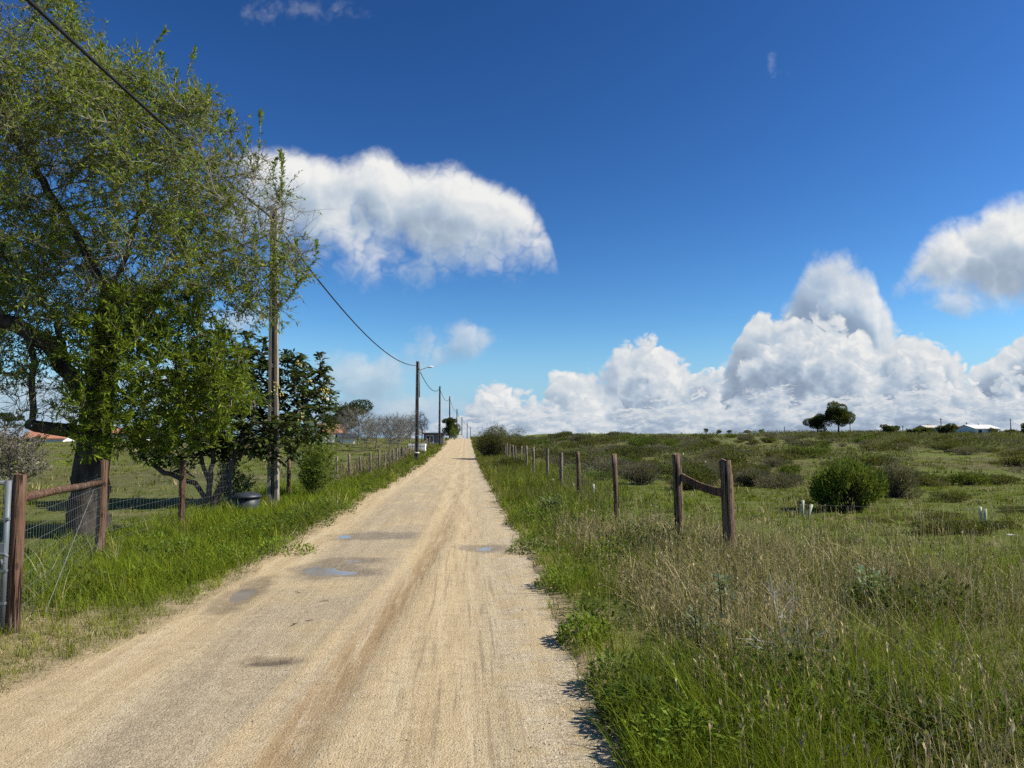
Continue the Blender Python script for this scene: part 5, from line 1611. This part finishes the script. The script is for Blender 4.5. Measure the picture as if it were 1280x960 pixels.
def gravel():
    n = 16000
    x, y, d = scatter(n, 2.4, 16, -40, 16, 2.1)
    wgt = .35 + .65 * sstep(-.4, .7, x)
    m = (x < edge_r(y) + .05) & (x > edge_l(y) - .4) & (rng.random(n) < wgt)
    x, y = x[m], y[m]; n = len(x)
    r = .0022 + .0055 * rng.random(n) ** 3.5 + np.where(rng.random(n) < .012, .008 * rng.random(n), 0)
    c = np.stack([x, y, np.maximum(road_z(x, y), ground_z(x, y)) + r * .25], 1)
    t = np.array([(0, 0, .7), (1, 0, 0), (0, 1, 0), (-1, 0, 0), (0, -1, 0), (0, 0, -.7)])
    an = rng.random(n) * 6.28; ca, sa = np.cos(an), np.sin(an)
    T = t[None] * (.7 + .6 * rng.random((n, 6, 1))) * r[:, None, None]
    V = np.stack([T[..., 0] * ca[:, None] - T[..., 1] * sa[:, None] * .8, T[..., 0] * sa[:, None] + T[..., 1] * ca[:, None] * .8, T[..., 2]], 2) + c[:, None]
    bf = np.array([[0, 1, 2], [0, 2, 3], [0, 3, 4], [0, 4, 1], [5, 2, 1], [5, 3, 2], [5, 4, 3], [5, 1, 4]])
    F = (np.arange(n)[:, None, None] * 6 + bf[None]).reshape(-1, 3)
    col = np.repeat(pick([(.45, .38, .28), (.55, .48, .37), (.33, .27, .19), (.24, .19, .14), (.62, .57, .48)], n, .2), 6, axis=0)
    tag(link('gravel', npmesh('gravel', V.reshape(-1, 3), F, col), M['stone']), 'loose pale gravel scattered on the near road', 'gravel', kind='stuff')


# ------------------------------------------------------------------ sky, sun, camera
SUN_AZ = math.radians(102); SUN_EL = math.radians(43)


def world():
    w = bpy.data.worlds.new('World'); SC.world = w; w.use_nodes = True
    t = w.node_tree; t.nodes.clear(); n = N(t)
    sky = n.new('ShaderNodeTexSky', sky_type='NISHITA'); sky.sun_disc = False
    sky.sun_elevation = SUN_EL; sky.sun_rotation = SUN_AZ; sky.altitude = 60; sky.air_density = 1.0; sky.dust_density = .35; sky.ozone_density = 2.6
    hs = n.new('ShaderNodeHueSaturation'); hs.inputs['Saturation'].default_value = 1.16; n.l.new(sky.outputs[0], hs.inputs['Color'])
    gm = n.new('ShaderNodeGamma'); n.l.new(hs.outputs[0], gm.inputs[0]); gm.inputs[1].default_value = 1.6
    # directions of the sky: a = to the right of straight ahead, e = above the horizon
    dv = n.new('ShaderNodeTexCoord').outputs['Generated']
    fw = n.m('MAXIMUM', n.vm('DOT_PRODUCT', dv, tuple(Hv), 1), .08)
    a = n.m('DIVIDE', n.vm('DOT_PRODUCT', dv, tuple(Rv), 1), fw)
    sz = n.new('ShaderNodeSeparateXYZ'); n.l.new(dv, sz.inputs[0])
    e = n.m('DIVIDE', sz.outputs[2], fw)
    skyc = n.mix(1.0, gm.outputs[0], (.42, .47, .475), 'MULTIPLY')
    air = n.m('MULTIPLY', n.m('SUBTRACT', 1.0, n.ss(sz.outputs[2], .0, .16)), .85)
    skyc = n.mix(air, skyc, (2.7, 4.7, 7.6))
    bg = n.new('ShaderNodeBackground'); n.l.new(skyc, bg.inputs[0]); bg.inputs[1].default_value = .072
    px = lambda u: (u - 640) / 900.0
    py = lambda v_: (546 - v_) / 900.0

    def cloud_group(name, decks, blobs, amp=1.0, stretch=1.0, scale=7.0, pf=.5):
        """how thick the cloud is towards a direction of the sky: full relief, and the smooth body alone"""
        gt = bpy.data.node_groups.new(name, 'ShaderNodeTree')
        gt.interface.new_socket('a', in_out='INPUT', socket_type='NodeSocketFloat')
        gt.interface.new_socket('e', in_out='INPUT', socket_type='NodeSocketFloat')
        gt.interface.new_socket('field', in_out='OUTPUT', socket_type='NodeSocketFloat')
        gt.interface.new_socket('smooth', in_out='OUTPUT', socket_type='NodeSocketFloat')
        q = N(gt); gi = q.new('NodeGroupInput'); go = q.new('NodeGroupOutput')
        A, E = gi.outputs[0], gi.outputs[1]
        cmb = q.new('ShaderNodeCombineXYZ'); q.l.new(A, cmb.inputs[0]); q.l.new(E, cmb.inputs[1]); vec = cmb.outputs[0]
        nv = q.vm('ADD', q.vm('MULTIPLY', vec, (1, stretch, 1)), (len(name) * 1.7 + scale, 3.1, 0))
        warp = q.noise(nv, scale * 2.5, 2, .6, dim='2D', color=True)
        wv = q.vm('ADD', nv, q.vm('SCALE', q.vm('SUBTRACT', warp, (.5, .5, .5)), .05))
        big = q.noise(nv, scale, 7, .60, dim='2D'); big3 = q.noise(nv, scale, 2, .58, dim='2D')
        d1 = q.voro(wv, scale * 2.0, 'F1', '2D').outputs['Distance']; d2 = q.voro(wv, scale * 4.6, 'F1', '2D').outputs['Distance']
        d3 = q.voro(wv, scale * 10.5, 'F1', '2D').outputs['Distance']
        pp = q.m('ADD', q.m('MULTIPLY', d1, d1), q.m('ADD', q.m('MULTIPLY', q.m('MULTIPLY', d2, d2), .55), q.m('MULTIPLY', q.m('MULTIPLY', d3, d3), .30)))
        puff = q.m('SUBTRACT', .33, pp)
        detail = q.m('ADD', q.m('MULTIPLY', q.m('SUBTRACT', big, .5), 1.25), q.m('MULTIPLY', puff, pf))
        f = None
        for (top, bot, lo, hi, ts, bs) in decks:
            tp = q.curve(A, [(px(u), py(v_)) for u, v_ in top], px(lo), px(hi)); bt = q.curve(A, [(px(u), py(v_)) for u, v_ in bot], px(lo), px(hi))
            f1 = q.m('DIVIDE', q.m('SUBTRACT', tp, E), ts); f2 = q.m('DIVIDE', q.m('SUBTRACT', E, bt), bs)
            xl = q.m('DIVIDE', q.m('SUBTRACT', A, px(lo)), .05); xr = q.m('DIVIDE', q.m('SUBTRACT', px(hi), A), .035)
            g = q.m('SMOOTH_MIN', q.m('SMOOTH_MIN', f1, f2, .5), q.m('MINIMUM', xl, xr), .3)
            f = g if f is None else q.m('MAXIMUM', f, g)
        for (u, v_, ru, rv, sg) in blobs:
            d = q.vm('LENGTH', q.vm('DIVIDE', q.vm('SUBTRACT', vec, (px(u), py(v_), 0)), (ru / 900, rv / 900, 1)), None, 1)
            g = q.m('MULTIPLY', q.m('SUBTRACT', 1.0, d), sg)
            f = g if f is None else q.m('MAXIMUM', f, g)
        f = q.m('MINIMUM', f, 2.0)
        q.l.new(q.m('ADD', f, q.m('MULTIPLY', detail, amp)), go.inputs[0])
        sm = q.m('ADD', q.m('MULTIPLY', q.m('SUBTRACT', big3, .5), 1.25 * amp), q.m('MULTIPLY', q.m('SUBTRACT', .25, q.m('MULTIPLY', d1, d1)), 1.9 * pf))
        q.l.new(q.m('ADD', q.m('MULTIPLY', f, .55), sm), go.inputs[1])
        return gt

    def ev(gt, aa, ee, o=0):
        g = n.new('ShaderNodeGroup'); g.node_tree = gt
        n.put(g.inputs[0], aa); n.put(g.inputs[1], ee); return g.outputs[o]
    K = .57
    RAMP = [(0.0, (.32, .40, .54)), (.3, (.43, .53, .67)), (.58, (.58, .69, .82)), (.84, (.84, .89, .94)), (1.0, (1.08, 1.08, 1.06))]

    def layer(below, gt, a0, a1, near=(.007, .010), far=(.020, .030), opac=1.0, pale=.0, body=.80, relief=.32, base=1.0):
        f0 = ev(gt, a, e); f1 = ev(gt, n.m('ADD', a, near[0]), n.m('ADD', e, near[1])); f2 = ev(gt, n.m('ADD', a, far[0]), n.m('ADD', e, far[1]), 1)
        al = n.m('MULTIPLY', n.ss(f0, a0, a1), opac)
        lit = n.m('SUBTRACT', base, n.m('MULTIPLY', n.ss(f2, .0, 1.35), body))
        rl = n.m('SUBTRACT', f0, f1)
        lit = n.m('ADD', lit, n.m('MULTIPLY', n.m('MINIMUM', n.m('MAXIMUM', rl, -.6), .9), relief), clamp=True)
        cc = n.ramp(lit, RAMP)
        if pale: cc = n.mix(pale, cc, (.47, .57, .72))
        al = n.m('MULTIPLY', n.m('MULTIPLY', al, ahead), n.ss(e, -.03, .01))
        sh = n.new('ShaderNodeBackground'); n.l.new(cc, sh.inputs[0]); sh.inputs[1].default_value = K
        mx = n.new('ShaderNodeMixShader'); n.l.new(al, mx.inputs[0]); n.l.new(below, mx.inputs[1]); n.l.new(sh.outputs[0], mx.inputs[2])
        return mx.outputs[0]
    ahead = n.ss(n.vm('DOT_PRODUCT', dv, tuple(Hv), 1), .1, .3)
    sh = bg.outputs[0]
    # wisps high up and dull far puffs
    sh = layer(sh, cloud_group('wisp', [], [(370, -8, 95, 26, .9), (975, 62, 8, 34, .55), (970, 84, 24, 12, .6)], 1.6, 1.0, 13), .15, 1.3, opac=.17)
    sh = layer(sh, cloud_group('dull_puffs', [], [(456, 468, 70, 42, 1.5), (584, 424, 44, 32, 1.5), (540, 440, 55, 40, 1.0), (300, 398, 60, 30, 1.2), (20, 520, 220, 70, 1.4), (200, 480, 120, 50, 1.1), (480, 515, 160, 32, 1.3), (1203, 378, 46, 22, 1.5)], 1.1, 1.2, 10), .05, .95, opac=.62, body=.6, base=.72, pale=.15)
    # far bank with a soft tower, then nearer rows of cumulus in front of it
    tower = [(880, 480), (930, 430), (960, 410), (988, 372), (1006, 334), (1024, 312), (1050, 304), (1078, 308), (1096, 328), (1110, 368), (1140, 420), (1180, 440), (1230, 480), (1300, 500)]
    sh = layer(sh, cloud_group('soft_tower', [(tower, [(880, 520), (1000, 520), (1300, 520)], 870, 1300, .045, .03)], [], .95, 1.0, 9), .0, .8, opac=.9, base=.74)
    bank = [(440, 570), (560, 548), (585, 515), (606, 480), (640, 470), (668, 490), (692, 466), (735, 460), (762, 444), (785, 420), (808, 414), (830, 430), (860, 450), (890, 456), (912, 440), (932, 400), (952, 386), (980, 394), (1010, 390), (1050, 382), (1080, 392), (1104, 424), (1140, 416), (1165, 424), (1190, 438), (1222, 458), (1242, 436), (1270, 412), (1340, 390), (1450, 420), (1600, 430)]
    sh = layer(sh, cloud_group('tall_bank', [(bank, [(440, 590), (1000, 590), (1600, 590)], 430, 1600, .045, .03)], [], 1.0, 1.0, 8.5, .9), .02, .30, base=.78)
    mid = [(540, 560), (580, 520), (610, 492), (640, 486), (680, 500), (715, 478), (760, 486), (800, 455), (840, 446), (880, 470), (915, 462), (950, 428), (1000, 412), (1040, 404), (1080, 420), (1105, 452), (1140, 432), (1175, 440), (1210, 478), (1250, 470), (1300, 455), (1400, 470), (1600, 480)]
    sh = layer(sh, cloud_group('middle_bank', [(mid, [(540, 590), (1000, 590), (1600, 590)], 530, 1600, .045, .03)], [], 1.3, 1.2, 11, .9), .0, .34, opac=.95, pale=.08, base=.74)
    low = [(400, 560), (520, 535), (580, 515), (660, 505), (740, 512), (820, 496), (900, 505), (980, 486), (1060, 492), (1140, 478), (1220, 500), (1300, 492), (1600, 500)]
    sh = layer(sh, cloud_group('low_strata', [(low, [(400, 600), (1000, 600), (1600, 600)], 390, 1600, .03, .02)], [], 1.8, 2.6, 16, .7), -.1, .45, near=(.004, .005), far=(.012, .016), opac=.85, pale=.30, base=.80)
    c1 = ([(280, 190), (330, 168), (390, 178), (430, 190), (468, 172), (500, 190), (530, 194), (580, 198), (620, 212), (655, 236), (680, 268), (697, 320)], [(280, 290), (330, 316), (390, 330), (430, 340), (480, 350), (540, 356), (580, 352), (620, 346), (655, 344), (680, 342), (690, 340), (697, 336)], 270, 706, .034, .095)
    c2 = ([(1120, 360), (1150, 312), (1180, 275), (1220, 260), (1255, 238), (1300, 222), (1400, 215), (1500, 230)], [(1120, 364), (1150, 374), (1180, 376), (1220, 384), (1255, 388), (1300, 392), (1400, 390), (1500, 390)], 1110, 1520, .045, .055)
    sh = layer(sh, cloud_group('near_cumulus', [c1, c2], [], .72, 1.0, 9.5, .62), -.08, .85, far=(.030, .040), body=.60, base=.90, relief=.26)
    o = n.new('ShaderNodeOutputWorld'); n.l.new(sh, o.inputs[0])
    w.cycles.sampling_method = 'MANUAL'; w.cycles.sample_map_resolution = 256


def light_camera():
    L = bpy.data.lights.new('sun', 'SUN'); L.energy = 5.0; L.angle = math.radians(.53); L.color = (1.0, .94, .82)
    o = bpy.data.objects.new('sun', L); C.objects.link(o)
    sv = Vector((math.sin(SUN_AZ) * math.cos(SUN_EL), math.cos(SUN_AZ) * math.cos(SUN_EL), math.sin(SUN_EL)))
    o.rotation_euler = sv.to_track_quat('Z', 'Y').to_euler(); o.location = (20, -10, 40)
    cd = bpy.data.cameras.new('camera'); cd.sensor_width = 36; cd.lens = 36 * FPX / 1280; cd.clip_end = 12000; cd.clip_start = .05
    cam = bpy.data.objects.new('camera', cd); C.objects.link(cam)
    m = Matrix(((Rv[0], Uv[0], -Fv[0], CAM[0]), (Rv[1], Uv[1], -Fv[1], CAM[1]), (Rv[2], Uv[2], -Fv[2], CAM[2]), (0, 0, 0, 1)))
    cam.matrix_world = m
    SC.camera = cam
    vs = SC.view_settings
    SC.display_settings.display_device = 'sRGB'
    vs.view_transform = 'Standard'; vs.look = 'None'; vs.exposure = 0.5; vs.gamma = 1.0; vs.use_curve_mapping = False
    SC.render.engine = 'CYCLES'
    c = SC.cycles
    c.max_bounces = 4; c.diffuse_bounces = 2; c.glossy_bounces = 2; c.transmission_bounces = 4; c.transparent_max_bounces = 6
    c.caustics_reflective = False; c.caustics_refractive = False
    c.use_adaptive_sampling = True; c.adaptive_threshold = .015
    c.use_denoising = False
    try:
        c.denoiser = 'OPENIMAGEDENOISE'; c.denoising_prefilter = 'ACCURATE'; c.denoising_input_passes = 'RGB_ALBEDO_NORMAL'
    except Exception: pass
    c.sample_clamp_indirect = 6


import time
_t = time.time()
for fn in (world, light_camera, ground, gravel, build_grass, weeds, small_plants, bushes, far_scrub, big_tree, loquat, other_trees, fences, gate, poles, buildings, bin_, guards, twigs_on_road):
    fn(); print('%-16s %.1f s' % (fn.__name__, time.time() - _t)); _t = time.time()
